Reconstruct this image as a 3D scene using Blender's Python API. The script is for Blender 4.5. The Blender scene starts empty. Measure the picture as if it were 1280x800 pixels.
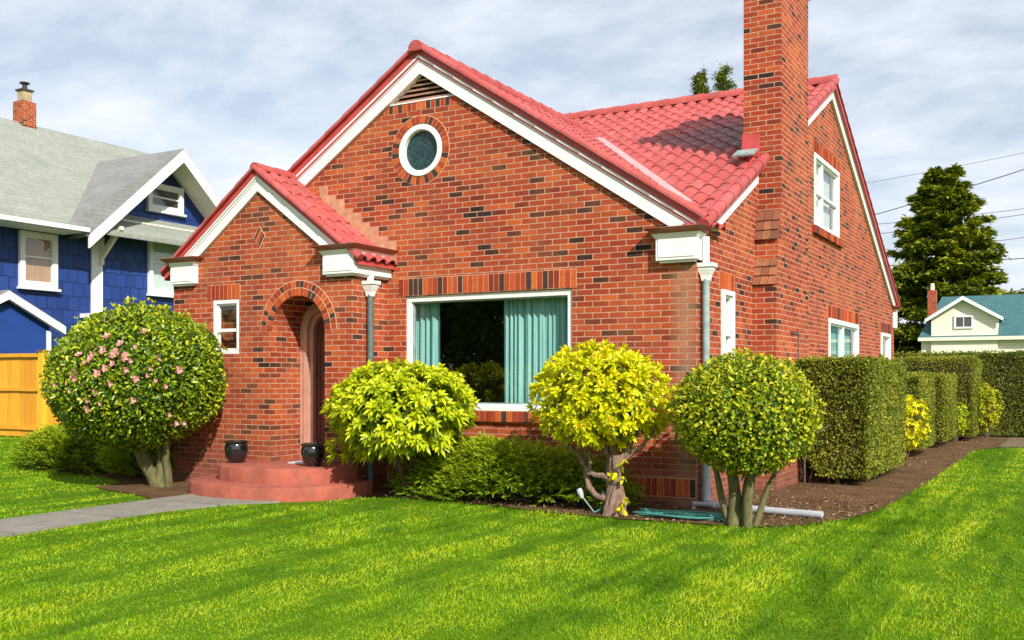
import bpy, bmesh, math, random
import numpy as np
from mathutils import Vector, Matrix
random.seed(7); rng = np.random.default_rng(11)
PI = math.pi; R = math.radians
S = bpy.context.scene; COL = S.collection

# ------------------------------------------------------------------ helpers: objects
def tag(o, label=None, cat=None, group=None, kind=None):
    if label: o['label'] = label
    if cat: o['category'] = cat
    if group: o['group'] = group
    if kind: o['kind'] = kind
    return o
def thing(name, label, cat, loc=(0, 0, 0), group=None):
    o = bpy.data.objects.new(name, None); COL.objects.link(o); o.location = loc
    o.empty_display_size = .3
    return tag(o, label, cat, group)
def link(name, me, mat, parent=None):
    o = bpy.data.objects.new(name, me); COL.objects.link(o)
    if mat is not None:
        me.materials.clear()
        me.materials.append(mat)
    if parent is not None:
        o.parent = parent
        # geometry is written in house/world coordinates: cancel the parent's offset
        off = Vector((0, 0, 0)); p = parent
        while p is not None:
            off += p.location; p = p.parent
        o.location = -off
    return o

def norm(v): return v / np.maximum(np.linalg.norm(v, axis=-1, keepdims=True), 1e-9)

class MB:
    """collects boxes, prisms, tubes and quads; build() links ONE mesh object"""
    def __init__(s, xf=None): s.v = []; s.f = []; s.a = []; s.xf = xf; s.val = 0.5
    def _add(s, vs, fs):
        n = len(s.v)
        s.v += [s.xf(*p) if s.xf else tuple(p) for p in vs]
        for f in fs: s.f.append([i + n for i in f]); s.a.append(s.val)
        return s
    def box(s, x0, x1, y0, y1, z0, z1):
        v = [(x, y, z) for x in (x0, x1) for y in (y0, y1) for z in (z0, z1)]
        return s._add(v, [(0, 1, 3, 2), (4, 6, 7, 5), (0, 4, 5, 1), (2, 3, 7, 6), (0, 2, 6, 4), (1, 5, 7, 3)])
    def obox(s, c, ax, ay, az):
        c = Vector(c); ax = Vector(ax); ay = Vector(ay); az = Vector(az)
        v = [c + ax * i + ay * j + az * k for i in (-1, 1) for j in (-1, 1) for k in (-1, 1)]
        return s._add([tuple(p) for p in v], [(0, 1, 3, 2), (4, 6, 7, 5), (0, 4, 5, 1), (2, 3, 7, 6), (0, 2, 6, 4), (1, 5, 7, 3)])
    def prism(s, poly, y0, y1):
        """polygon in (x,z) extruded along y"""
        n = len(poly)
        v = [(x, y0, z) for x, z in poly] + [(x, y1, z) for x, z in poly]
        fs = [tuple(range(n)), tuple(range(2 * n - 1, n - 1, -1))]
        fs += [(i, (i + 1) % n, n + (i + 1) % n, n + i) for i in range(n)]
        return s._add(v, fs)
    def plate(s, poly, z0, z1):
        """polygon in (x,y) extruded in z"""
        n = len(poly)
        v = [(x, y, z0) for x, y in poly] + [(x, y, z1) for x, y in poly]
        fs = [tuple(range(n)), tuple(range(2 * n - 1, n - 1, -1))]
        fs += [(i, (i + 1) % n, n + (i + 1) % n, n + i) for i in range(n)]
        return s._add(v, fs)
    def loft(s, rings, cap=True, closed=True):
        n = len(rings[0]); v = [p for r in rings for p in r]; fs = []
        for k in range(len(rings) - 1):
            for i in range(n if closed else n - 1):
                j = (i + 1) % n
                fs.append((k * n + i, k * n + j, (k + 1) * n + j, (k + 1) * n + i))
        if cap: fs += [tuple(range(n)), tuple((len(rings) - 1) * n + i for i in range(n))]
        return s._add(v, fs)
    def tube(s, pts, rad, seg=8, rough=0.0):
        pts = [Vector(p) for p in pts]
        if not hasattr(rad, '__len__'): rad = [rad] * len(pts)
        rings = []; ref = Vector((0.31, 0.17, 0.93))
        for i, p in enumerate(pts):
            t = (pts[min(i + 1, len(pts) - 1)] - pts[max(i - 1, 0)]).normalized()
            if abs(t.dot(ref)) > .97: ref = Vector((.95, .1, .2))
            a = t.cross(ref).normalized(); b = t.cross(a)
            rings.append([tuple(p + (a * math.cos(2 * PI * k / seg) + b * math.sin(2 * PI * k / seg)) * rad[i] * (1 + rough * random.uniform(-1, 1))) for k in range(seg)])
        return s.loft(rings)
    def lathe(s, prof, c=(0, 0, 0), seg=28):
        rings = [[(c[0] + r * math.cos(2 * PI * k / seg), c[1] + r * math.sin(2 * PI * k / seg), c[2] + z) for k in range(seg)] for r, z in prof]
        return s.loft(rings)
    def mesh(s, name, smooth=None, bevel=0):
        me = bpy.data.meshes.new(name); me.from_pydata(s.v, [], s.f)
        at = me.attributes.new('v', 'FLOAT', 'FACE'); at.data.foreach_set('value', s.a)
        bm = bmesh.new(); bm.from_mesh(me)
        bmesh.ops.recalc_face_normals(bm, faces=bm.faces)
        if bevel: bmesh.ops.bevel(bm, geom=list(bm.edges), offset=bevel, segments=2, affect='EDGES', profile=.6, clamp_overlap=True)
        bm.to_mesh(me); bm.free()
        if smooth:
            me.polygons.foreach_set('use_smooth', [True] * len(me.polygons))
            me.set_sharp_from_angle(angle=R(smooth))
        return me
    def build(s, name, mat, parent=None, smooth=None, bevel=0):
        return link(name, s.mesh(name, smooth, bevel), mat, parent)

def npmesh(name, V, faces, val=None, smooth=False):
    """V (n,3); faces list of (k,m) int arrays with m corners each; val per face"""
    me = bpy.data.meshes.new(name)
    me.vertices.add(len(V)); me.vertices.foreach_set('co', np.ascontiguousarray(V, dtype=np.float32).ravel())
    li = np.concatenate([f.ravel() for f in faces]); lens = np.concatenate([np.full(len(f), f.shape[1]) for f in faces])
    me.loops.add(len(li)); me.loops.foreach_set('vertex_index', li.astype(np.int32))
    me.polygons.add(len(lens)); st = np.concatenate([[0], np.cumsum(lens)[:-1]])
    me.polygons.foreach_set('loop_start', st.astype(np.int32))
    if val is not None:
        at = me.attributes.new('v', 'FLOAT', 'FACE'); at.data.foreach_set('value', np.ascontiguousarray(val, dtype=np.float32))
    me.update(calc_edges=True); me.validate()
    if smooth: me.polygons.foreach_set('use_smooth', [True] * len(me.polygons))
    return me

# ------------------------------------------------------------------ helpers: foliage
class Leaves:
    """many leaf blades kept as arrays, one mesh at the end"""
    def __init__(s): s.parts = []
    def add(s, P, D, N, L, W, V, kind='diamond', droop=0.0, fold=.25):
        P = np.asarray(P, float); n = len(P)
        D = norm(np.asarray(D, float)); Sd = norm(np.cross(D, N)); Nn = np.cross(Sd, D)
        L = np.broadcast_to(L, (n,))[:, None]; W = np.broadcast_to(W, (n,))[:, None]
        def pt(x, y, z): return P + Sd * W * x + D * L * y + Nn * (W * z) - np.array([0, 0, 1.]) * (L * droop * y * y)
        if kind == 'diamond':
            vs = [pt(0, 0, 0), pt(.5, .5, fold), pt(0, 1, 0), pt(-.5, .5, fold)]; F = [(0, 1, 2), (0, 2, 3)]
        elif kind == 'oval':
            vs = [pt(0, 0, 0), pt(.42, .3, fold), pt(.4, .7, fold), pt(0, 1, 0), pt(-.4, .7, fold), pt(-.42, .3, fold)]; F = [(0, 1, 2, 3), (0, 3, 4, 5)]
        elif kind == 'blade':
            vs = [pt(.5, 0, 0), pt(-.5, 0, 0), pt(0, 1, 0)]; F = [(0, 1, 2)]
        m = len(vs); A = np.stack(vs, 1).reshape(-1, 3)
        f = (np.arange(n) * m)[:, None, None] + np.array(F)[None]
        s.parts.append((A, f.reshape(-1, len(F[0])), np.repeat(np.broadcast_to(V, (n,)), len(F))))
    def build(s, name, mat, parent=None):
        off = 0; Vs = []; F3 = []; F4 = []; v3 = []; v4 = []
        for A, f, v in s.parts:
            Vs.append(A)
            (F3 if f.shape[1] == 3 else F4).append(f + off); (v3 if f.shape[1] == 3 else v4).append(v); off += len(A)
        faces = []; val = []
        if F3: faces.append(np.concatenate(F3)); val.append(np.concatenate(v3))
        if F4: faces.append(np.concatenate(F4)); val.append(np.concatenate(v4))
        return link(name, npmesh(name, np.concatenate(Vs), faces, np.concatenate(val)), mat, parent)

def sphere_dirs(n): return norm(rng.normal(size=(n, 3)))
def lumps(d, k, amp, seed):
    r = np.random.default_rng(seed); w = norm(r.normal(size=(k, 3))); ph = r.uniform(0, 6.28, k); fr = r.uniform(2, 5.5, k)
    return amp * np.mean(np.sin(fr * (d @ w.T) + ph), axis=1) * 2
def wob(P, k, amp, seed, f0=1.2, f1=4):
    r = np.random.default_rng(seed); w = norm(r.normal(size=(k, 3))) * r.uniform(f0, f1, (k, 1)); ph = r.uniform(0, 6.28, k)
    return amp * np.mean(np.sin(P @ w.T + ph), axis=1) * 2
def ball_points(n, c, rad, seed, shell=.22, amp=.06):
    d = sphere_dirs(n); k = 1 - shell * rng.random(n) ** 1.6 + lumps(d, 9, amp, seed) + lumps(d * 3.2, 14, amp * .9, seed + 100)
    P = np.array(c) + d * np.array(rad) * k[:, None]
    return P, norm(d / np.array(rad))
def whorls(Lv, P, A, n, spread, L, W, V, kind='oval', droop=.1, jit=.25, fold=.2):
    """n leaves round the axis A at every point P"""
    A = norm(A); ref = np.where(np.abs(A[:, 2:3]) > .9, [[1., 0, 0]], [[0, 0, 1.]])
    a = norm(np.cross(A, ref)); b = np.cross(A, a); m = len(P)
    ph0 = rng.uniform(0, 6.28, m)
    for k in range(n):
        ph = ph0 + 2 * PI * k / n + rng.normal(0, .25, m); sp = spread + rng.normal(0, jit, m)
        rd = a * np.cos(ph)[:, None] + b * np.sin(ph)[:, None]
        D = A * np.cos(sp)[:, None] + rd * np.sin(sp)[:, None]
        N = A * np.sin(sp)[:, None] - rd * np.cos(sp)[:, None] * .6 + rng.normal(0, .25, (m, 3))
        Lv.add(P + rd * .006, D, N, L * rng.uniform(.7, 1.15, m), W * rng.uniform(.8, 1.15, m), np.clip(V + rng.normal(0, .12, m), 0, 1), kind, droop, fold)

# ------------------------------------------------------------------ helpers: materials
class NT:
    def __init__(s, name):
        s.m = bpy.data.materials.new(name); s.m.use_nodes = True; s.t = s.m.node_tree; s.n = s.t.nodes; s.l = s.t.links
        s.b = s.n['Principled BSDF']; s.out = s.n['Material Output']
    def new(s, t, **kw):
        n = s.n.new(t)
        for k, v in kw.items():
            if k.startswith('_'): setattr(n, k[1:], v)
            else:
                n.inputs[k.replace('__', ' ')].default_value = v
        return n
    def L(s, a, b): s.l.new(a, b)
    def coord(s, kind='Object', scale=(1, 1, 1)):
        tc = s.new('ShaderNodeTexCoord'); mp = s.new('ShaderNodeMapping'); mp.inputs['Scale'].default_value = scale
        s.L(tc.outputs[kind], mp.inputs['Vector']); return mp.outputs['Vector']
    def noise(s, vec, scale, detail=4, rough=.6, out='Fac'):
        n = s.new('ShaderNodeTexNoise', Scale=scale, Detail=detail, Roughness=rough)
        if vec is not None: s.L(vec, n.inputs['Vector'])
        return n.outputs[out]
    def ramp(s, fac, stops, interp='LINEAR'):
        r = s.new('ShaderNodeValToRGB'); cr = r.color_ramp; cr.interpolation = interp
        while len(cr.elements) < len(stops): cr.elements.new(.5)
        for e, (p, c) in zip(cr.elements, stops):
            e.position = p; e.color = (*c, 1) if len(c) == 3 else c
        s.L(fac, r.inputs['Fac']); return r.outputs['Color']
    def mix(s, fac, a, b, mode='MIX'):
        m = s.new('ShaderNodeMix', _data_type='RGBA', _blend_type=mode)
        for sock, x in ((m.inputs['Factor'], fac), (m.inputs['A'], a), (m.inputs['B'], b)):
            if isinstance(x, (int, float)): sock.default_value = x
            elif isinstance(x, tuple): sock.default_value = (*x, 1)
            else: s.L(x, sock)
        if hasattr(m.inputs['Factor'], 'default_value') and False: pass
        return m.outputs['Result']
    def math(s, op, a, b=None, clamp=False):
        m = s.new('ShaderNodeMath', _operation=op, _use_clamp=clamp)
        for i, x in enumerate((a, b)):
            if x is None: continue
            if isinstance(x, (int, float)): m.inputs[i].default_value = x
            else: s.L(x, m.inputs[i])
        return m.outputs[0]
    def attr(s, name='v'):
        return s.new('ShaderNodeAttribute', _attribute_name=name).outputs['Fac']
    def base(s, c):
        if isinstance(c, tuple): s.b.inputs['Base Color'].default_value = (*c, 1)
        else: s.L(c, s.b.inputs['Base Color'])
    def bump(s, h, strength=.5, dist=.01):
        b = s.new('ShaderNodeBump', Strength=strength, Distance=dist); s.L(h, b.inputs['Height']); s.L(b.outputs['Normal'], s.b.inputs['Normal'])
    def set(s, **kw):
        for k, v in kw.items(): s.b.inputs[k.replace('_', ' ')].default_value = v
        return s

def mix_rgb_fix(m): return m
def flat(name, col, rough=.5, var=.12, scale=6, bump=0, metallic=0, spec=.5, coord='Object'):
    t = NT(name); v = t.coord(coord); f = t.noise(v, scale, 5)
    lo = tuple(c * (1 - var) for c in col); hi = tuple(min(1, c * (1 + var)) for c in col)
    t.base(t.ramp(f, [(.3, lo), (.7, hi)])); t.set(Roughness=rough, Metallic=metallic)
    t.b.inputs['Specular IOR Level'].default_value = spec
    if bump: t.bump(t.noise(v, scale * 8, 4), bump, .01)
    return t.m

def leafmat(name, stops, rough=.42, trans=.3, spec=.4):
    t = NT(name); c = t.ramp(t.attr(), stops)
    t.base(c); t.set(Roughness=rough); t.b.inputs['Specular IOR Level'].default_value = spec
    tr = t.new('ShaderNodeBsdfTranslucent'); t.L(c, tr.inputs['Color'])
    mx = t.new('ShaderNodeMixShader', Fac=trans); t.L(t.b.outputs[0], mx.inputs[1]); t.L(tr.outputs[0], mx.inputs[2])
    t.L(mx.outputs[0], t.out.inputs['Surface']); return t.m

def brickmat(name='brick_masonry', tint=1.0):
    t = NT(name); tc = t.new('ShaderNodeTexCoord'); sp = t.new('ShaderNodeSeparateXYZ'); t.L(tc.outputs['Object'], sp.inputs[0])
    u = t.math('ADD', sp.outputs['X'], sp.outputs['Y'])
    wv = t.noise(tc.outputs['Object'], 3.0, 2)
    zz = t.math('ADD', sp.outputs['Z'], t.math('MULTIPLY', t.math('SUBTRACT', wv, .5), .006))
    cb = t.new('ShaderNodeCombineXYZ'); t.L(u, cb.inputs[0]); t.L(zz, cb.inputs[1])
    br = t.new('ShaderNodeTexBrick', Scale=1.0)
    br.inputs['Color1'].default_value = (0, 0, 0, 1); br.inputs['Color2'].default_value = (1, 1, 1, 1)
    br.inputs['Mortar'].default_value = (.5, .5, .5, 1)
    br.inputs['Brick Width'].default_value = .214; br.inputs['Row Height'].default_value = .0700; br.inputs['Mortar Size'].default_value = .0072
    br.inputs['Mortar Smooth'].default_value = .25; br.offset = .5
    t.L(cb.outputs[0], br.inputs['Vector'])
    rnd = t.math('MULTIPLY', br.outputs['Color'], 1.0)
    col = t.ramp(rnd, [(0, (.016, .013, .014)), (.07, (.035, .019, .017)), (.095, (.13, .022, .013)), (.17, (.25, .034, .013)), (.45, (.35, .048, .015)), (.8, (.40, .064, .017)), (1, (.50, .105, .024))])
    fine = t.noise(tc.outputs['Object'], 60, 4, .7)
    col = t.mix(1.0, col, t.ramp(fine, [(.3, (.60, .57, .55)), (.7, (1.16, 1.10, 1.06))]), 'MULTIPLY')
    big = t.noise(tc.outputs['Object'], .9, 3, .6)
    col = t.mix(t.ramp(big, [(.42, (0, 0, 0)), (.7, (.28, .28, .28))]), col, (.6, .19, .06))
    mcol = t.ramp(t.noise(tc.outputs['Object'], 14, 4, .7), [(.25, (.38, .19, .12)), (.75, (.64, .37, .245))])
    col = t.mix(br.outputs['Fac'], col, mcol)
    dirt = t.math('SUBTRACT', t.noise(tc.outputs['Object'], 2.4, 6, .75), .47)
    col = t.mix(t.math('MULTIPLY', dirt, 2.0, True), col, (.13, .045, .03))
    foot = t.math('SUBTRACT', t.math('ADD', .55, t.math('MULTIPLY', t.noise(tc.outputs['Object'], 4, 4), .5)), sp.outputs['Z'])
    col = t.mix(t.math('MULTIPLY', foot, .9, True), col, (.16, .075, .05))
    # washed-out weathering of its own shape at the open corner below the eave block
    dx = t.math('MULTIPLY', t.math('ABSOLUTE', t.math('ADD', sp.outputs['X'], .13)), 4.2)
    st = t.math('SUBTRACT', t.math('ADD', t.noise(tc.outputs['Object'], 5, 4), .45), dx)
    st = t.math('MULTIPLY', t.math('MULTIPLY', st, t.math('LESS_THAN', sp.outputs['Z'], 2.76)), 1.1, True)
    st = t.math('MULTIPLY', st, t.math('LESS_THAN', sp.outputs['Y'], .02))
    col = t.mix(t.math('MULTIPLY', st, .55), col, (.36, .22, .13))
    t.base(col); t.set(Roughness=.85); t.b.inputs['Specular IOR Level'].default_value = .25
    h = t.math('SUBTRACT', t.math('MULTIPLY', fine, .3), br.outputs['Fac'])
    t.bump(h, .9, .008); return t.m
def brickpiece():
    t = NT('brick_units'); v = t.coord(); fine = t.noise(v, 60, 4, .7)
    col = t.ramp(t.attr(), [(0, (.05, .03, .027)), (.1, (.08, .035, .025)), (.13, (.23, .034, .014)), (.55, (.38, .06, .018)), (1, (.52, .125, .03))])
    t.base(t.mix(1.0, col, t.ramp(fine, [(.3, (.66, .64, .62)), (.7, (1.25, 1.2, 1.15))]), 'MULTIPLY')); t.set(Roughness=.85); t.b.inputs['Specular IOR Level'].default_value = .25
    t.bump(fine, .5, .006); return t.m

M = {}
M['brick'] = brickmat(); M['brickp'] = brickpiece()
M['mortar'] = flat('mortar', (.62, .34, .21), .9, .15, 14, .3)
M['white'] = flat('white_paint', (.73, .73, .715), .45, .07, 4, .05)
M['cream'] = flat('cream_paint', (.72, .68, .55), .5, .06, 5)
M['darkint'] = flat('dark_interior', (.05, .045, .04), .9)
M['cap'] = flat('copper_brown_cap', (.30, .085, .05), .45, .25, 7, .1)
M['redtrim'] = flat('red_metal_trim', (.46, .06, .055), .45, .2, 5)
M['downp'] = flat('weathered_zinc', (.23, .30, .29), .55, .3, 9, .1)
M['downp2'] = flat('dark_weathered_zinc', (.085, .115, .11), .5, .3, 9, .1)
M['pipe'] = flat('grey_plastic_pipe', (.40, .43, .47), .4, .15, 5)
M['salmon'] = flat('salmon_door_casing', (.50, .27, .20), .5, .12, 8)
M['door'] = flat('dark_stained_door', (.10, .030, .02), .45, .3, 6)
M['pot'] = flat('black_glazed_ceramic', (.007, .008, .010), .12, .2, 6)
M['pot'].node_tree.nodes['Principled BSDF'].inputs['Coat Weight'].default_value = 1.0
M['mat'] = flat('grey_doormat', (.52, .52, .54), .9, .2, 40, .4)
M['hose'] = flat('teal_rubber_hose', (.06, .25, .22), .4, .2, 8)
M['soil'] = None
def tilemat():
    t = NT('red_roof_tile'); v = t.coord()
    f = t.noise(v, 2.2, 5, .65); g = t.noise(v, 22, 4, .7)
    c = t.ramp(f, [(.3, (.31, .048, .042)), (.5, (.42, .073, .065)), (.72, (.50, .12, .105))])
    c = t.mix(t.math('MULTIPLY', t.attr(), .6), c, (.34, .05, .042))
    c = t.mix(t.ramp(g, [(.55, (0, 0, 0)), (.8, (.3, .3, .3))]), c, (.66, .26, .22))
    # grey-green patch left of the chimney: attribute 'old' holds the grey amount per tile
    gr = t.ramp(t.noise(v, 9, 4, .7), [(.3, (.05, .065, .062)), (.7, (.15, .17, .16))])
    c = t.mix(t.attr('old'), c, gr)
    c = t.mix(t.ramp(t.noise(v, 5, 6, .8), [(.52, (0, 0, 0)), (.68, (.7, .7, .7))]), c, (.20, .065, .05)); t.base(c); t.set(Roughness=.55); t.bump(g, .25, .004); return t.m
M['tile'] = tilemat()
def glassmat(name='window_glass', ior=1.75, tint=(.85, .93, .92)):
    t = NT(name); t.n.remove(t.b)
    tr = t.new('ShaderNodeBsdfTransparent'); tr.inputs['Color'].default_value = (*tint, 1)
    gl = t.new('ShaderNodeBsdfGlossy', Roughness=.015)
    lw = t.new('ShaderNodeLayerWeight', Blend=.5); mx = t.new('ShaderNodeMixShader')
    fr = t.math('ADD', t.math('MULTIPLY', t.math('POWER', lw.outputs['Facing'], 3.0), .6), .12)
    t.L(fr, mx.inputs[0]); t.L(tr.outputs[0], mx.inputs[1]); t.L(gl.outputs[0], mx.inputs[2])
    t.L(mx.outputs[0], t.out.inputs['Surface']); return t.m
M['glass'] = glassmat()
def curtainmat(name, a, b):
    t = NT(name); v = t.coord('Object', (14, 14, .6)); t.base(t.ramp(t.noise(v, 2, 4), [(.3, a), (.7, b)])); t.set(Roughness=.8)
    return t.m
M['curtain'] = curtainmat('teal_curtain', (.20, .43, .41), (.42, .65, .61))
M['blind'] = curtainmat('pale_blind', (.62, .64, .6), (.75, .76, .72))
M['wblind'] = curtainmat('wood_blind', (.42, .2, .1), (.62, .34, .2))
def concrete(name, col, sc=3, stain=(.2, .2, .18), worn=None, joints=0):
    t = NT(name); v = t.coord(); f = t.noise(v, sc, 6, .7); g = t.noise(v, 70, 3, .7)
    c = t.ramp(f, [(.3, tuple(x * .7 for x in col)), (.65, tuple(min(1, x * 1.18) for x in col))])
    if worn: c = t.mix(t.ramp(t.noise(v, 6.5, 6, .75), [(.565, (0, 0, 0)), (.61, (.8, .8, .8))]), c, worn)
    if joints:
        sp = t.new('ShaderNodeSeparateXYZ'); t.L(v, sp.inputs[0]); fr = t.math('FRACT', t.math('DIVIDE', t.math('ADD', sp.outputs['Y'], t.math('MULTIPLY', f, .02)), joints)); c = t.mix(t.math('LESS_THAN', fr, .016), c, (.07, .065, .05))
    c = t.mix(t.ramp(t.noise(v, 1.3, 5, .75), [(.50, (0, 0, 0)), (.66, (.75, .75, .75))]), c, stain)
    c = t.mix(t.math('MULTIPLY', g, .45), c, tuple(x * .45 for x in col))
    t.base(c); t.set(Roughness=.9); t.bump(t.math('ADD', g, t.math('MULTIPLY', t.noise(v, 9, 5, .7), 1.5)), .6, .012); return t.m
M['path'] = concrete('concrete_path', (.26, .24, .20), 2.5, (.20, .175, .12), (.26, .24, .20), 1.25)
M['step'] = concrete('red_painted_concrete', (.40, .10, .06), 4, (.22, .07, .05), (.24, .11, .08))
M['gravel'] = concrete('pale_gravel', (.20, .135, .072), 5, (.12, .08, .04))
def soilmat():
    t = NT('garden_soil'); v = t.coord(); f = t.noise(v, 2.5, 6, .7); g = t.noise(v, 40, 5, .8)
    c = t.ramp(f, [(.3, (.085, .045, .022)), (.7, (.21, .125, .062))])
    c = t.mix(t.ramp(g, [(.55, (0, 0, 0)), (.7, (.8, .8, .8))]), c, (.30, .20, .11))
    t.base(c); t.set(Roughness=1.0); t.b.inputs['Specular IOR Level'].default_value = .1; t.bump(g, 1.0, .03); return t.m
M['soil'] = soilmat()
def lawnmat():
    t = NT('lawn_turf'); v = t.coord(); f = t.noise(v, 1.5, 5, .7); g = t.noise(v, 30, 4, .7)
    c = t.ramp(f, [(.3, (.07, .15, .004)), (.7, (.15, .26, .006))])
    t.base(t.mix(t.math('MULTIPLY', g, .5), c, (.03, .07, .006))); t.set(Roughness=1.0); t.b.inputs['Specular IOR Level'].default_value = .05
    t.bump(g, .8, .03); return t.m
M['lawn'] = lawnmat()
M['grass'] = leafmat('grass_blades', [(0, (.032, .10, .003)), (.3, (.098, .235, .003)), (.6, (.25, .395, .005)), (1, (.41, .495, .012))], .5, .3, .25)
M['camellia'] = leafmat('camellia_leaf', [(0, (.025, .07, .006)), (.35, (.11, .21, .008)), (.7, (.38, .45, .012)), (1, (.58, .56, .02))], .32, .22, .45)
M['rhodo'] = leafmat('rhododendron_leaf', [(0, (.07, .13, .008)), (.35, (.30, .40, .008)), (.7, (.55, .62, .012)), (1, (.70, .70, .02))], .38, .3, .4)
M['gold'] = leafmat('golden_leaf', [(0, (.12, .20, .01)), (.25, (.48, .52, .006)), (.6, (.70, .70, .008)), (.85, (.78, .72, .01)), (1, (.86, .52, .02))], .42, .3, .35)
M['ballleaf'] = leafmat('clipped_ball_leaf', [(0, (.03, .08, .006)), (.35, (.13, .23, .008)), (.7, (.42, .45, .012)), (1, (.60, .55, .03))], .42, .25, .28)
M['hedge'] = leafmat('hedge_leaf', [(0, (.03, .055, .006)), (.5, (.17, .205, .016)), (1, (.50, .48, .055))], .5, .25, .22)
M['juniper'] = leafmat('juniper_needle', [(0, (.025, .065, .006)), (.35, (.13, .24, .008)), (1, (.44, .50, .014))], .5, .25, .25)
M['conifer'] = leafmat('conifer_needle', [(0, (.018, .04, .006)), (.4, (.10, .15, .008)), (1, (.34, .35, .015))], .5, .2, .25)
M['petal'] = leafmat('pink_petal', [(0, (.68, .20, .18)), (.5, (.80, .42, .38)), (1, (.86, .68, .62))], .5, .3)
def barkmat(name, a, b):
    t = NT(name); v = t.coord('Object', (1, 1, .3)); f = t.noise(v, 22, 6, .75)
    t.base(t.ramp(f, [(.3, a), (.7, b)])); t.set(Roughness=.9); t.bump(f, .9, .02); return t.m
M['bark'] = barkmat('mossy_bark', (.06, .06, .02), (.20, .18, .07))
M['bark2'] = barkmat('pale_peeling_bark', (.10, .05, .03), (.38, .25, .19))
M['bark3'] = barkmat('brown_bark', (.05, .03, .02), (.16, .10, .06))

# ------------------------------------------------------------------ the ground
def sstep(a, b, x):
    t = np.clip((x - a) / (b - a), 0, 1); return t * t * (3 - 2 * t)
def gz(x, y): return .19 * sstep(-8.5, -16.5, np.asarray(x, float))

EDGE = [(-4.02, -.95), (-3.698, -.868), (-3.261, -.81), (-2.792, -.82), (-2.302, -.894), (-1.802, -1.025), (-1.122, -1.179), (-.742, -1.181), (-.352, -1.239), (.32, -1.188), (.957, -1.14), (1.249, -.914), (1.451, -.612), (1.659, -.099), (1.772, .611), (1.831, 1.279), (1.875, 3.548), (1.86, 6.5), (1.85, 11.7), (2.2, 12.9)]
BED = EDGE + [(2.2, 17.2), (-1.6, 17.2), (-1.6, 14.0), (-.02, 14.0), (-.02, .02), (-4.28, .02), (-4.28, -.7)]
LBED = [(-5.93, -2.0), (-5.98, -2.44), (-6.35, -2.28), (-6.8, -2.13), (-7.3, -2.02), (-7.75, -1.88), (-7.9, -1.3), (-8.4, -1.0), (-9.03, -.86), (-9.7, -.80), (-10.35, -.68), (-11.2, -.30), (-11.6, .4), (-11.2, 1.6), (-7.5, 1.8), (-7.5, -.68), (-5.9, -.68)]
PATH = [(-5.93, -1.7), (-5.9, -3.3), (-5.87, -4.2), (-5.70, -9.0), (-4.72, -9.0), (-4.86, -5.1), (-4.97, -3.9), (-4.99, -3.1), (-4.78, -2.4), (-4.45, -1.9)]
def inpoly(x, y, poly):
    r = np.zeros(len(x), bool); n = len(poly)
    for i in range(n):
        (x0, y0), (x1, y1) = poly[i], poly[(i + 1) % n]
        if y0 == y1: continue
        c = ((y0 > y) != (y1 > y)) & (x < (x1 - x0) * (y - y0) / (y1 - y0) + x0); r ^= c
    return r
def grid_sheet(name, xs, ys, zfun, mat, kind='structure'):
    X, Y = np.meshgrid(xs, ys); V = np.stack([X, Y, zfun(X, Y)], -1).reshape(-1, 3); nx, ny = len(xs), len(ys)
    i = (np.arange(ny - 1)[:, None] * nx + np.arange(nx - 1)[None]).ravel()
    o = link(name, npmesh(name, V, [np.stack([i, i + 1, i + nx + 1, i + nx], 1)], smooth=True), mat); tag(o, kind=kind); return o
xs = np.concatenate([[-420, -200, -100, -60, -40], np.arange(-30, 14, .5), [20, 40, 80, 160, 420]])
ys = np.concatenate([[-160, -80, -40], np.arange(-20, 30, 1.0), [40, 60, 100, 200, 500]])
grid_sheet('lawn_ground', xs, ys, lambda X, Y: gz(X, Y), M['lawn'])
def sheet(name, poly, z, mat, edge=.0, bumps=0):
    """flat sheet, finely divided so that it can follow the slope and be uneven"""
    bm = bmesh.new(); vs = [bm.verts.new((x, y, 0)) for x, y in poly]; bm.faces.new(vs)
    bmesh.ops.triangulate(bm, faces=bm.faces[:]); bmesh.ops.subdivide_edges(bm, edges=bm.edges[:], cuts=5, use_grid_fill=True)
    for v in bm.verts:
        v.co.z = float(gz(v.co.x, v.co.y)) + z + (bumps * math.sin(7 * v.co.x + 3 * v.co.y) * math.sin(5 * v.co.y - 2 * v.co.x) if not v.is_boundary else 0)
    me = bpy.data.meshes.new(name); bm.to_mesh(me); bm.free()
    if me.polygons and me.polygons[0].normal.z < 0: me.flip_normals()
    me.polygons.foreach_set('use_smooth', [True] * len(me.polygons))
    o = link(name, me, mat); tag(o, kind='structure'); return o
sheet('garden_bed', BED, .012, M['soil'], bumps=.008)
sheet('garden_bed', LBED, .012, M['soil'], bumps=.006)
pm = MB(); pm.plate(PATH[::-1], -.02, .022); tag(pm.build('path', M['path']), kind='structure')
sheet('gravel_strip', [(2.21, 12.95), (3.2, 13.25), (9, 13.9), (9, 17.1), (2.21, 17.1)], .016, M['gravel'])

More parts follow.
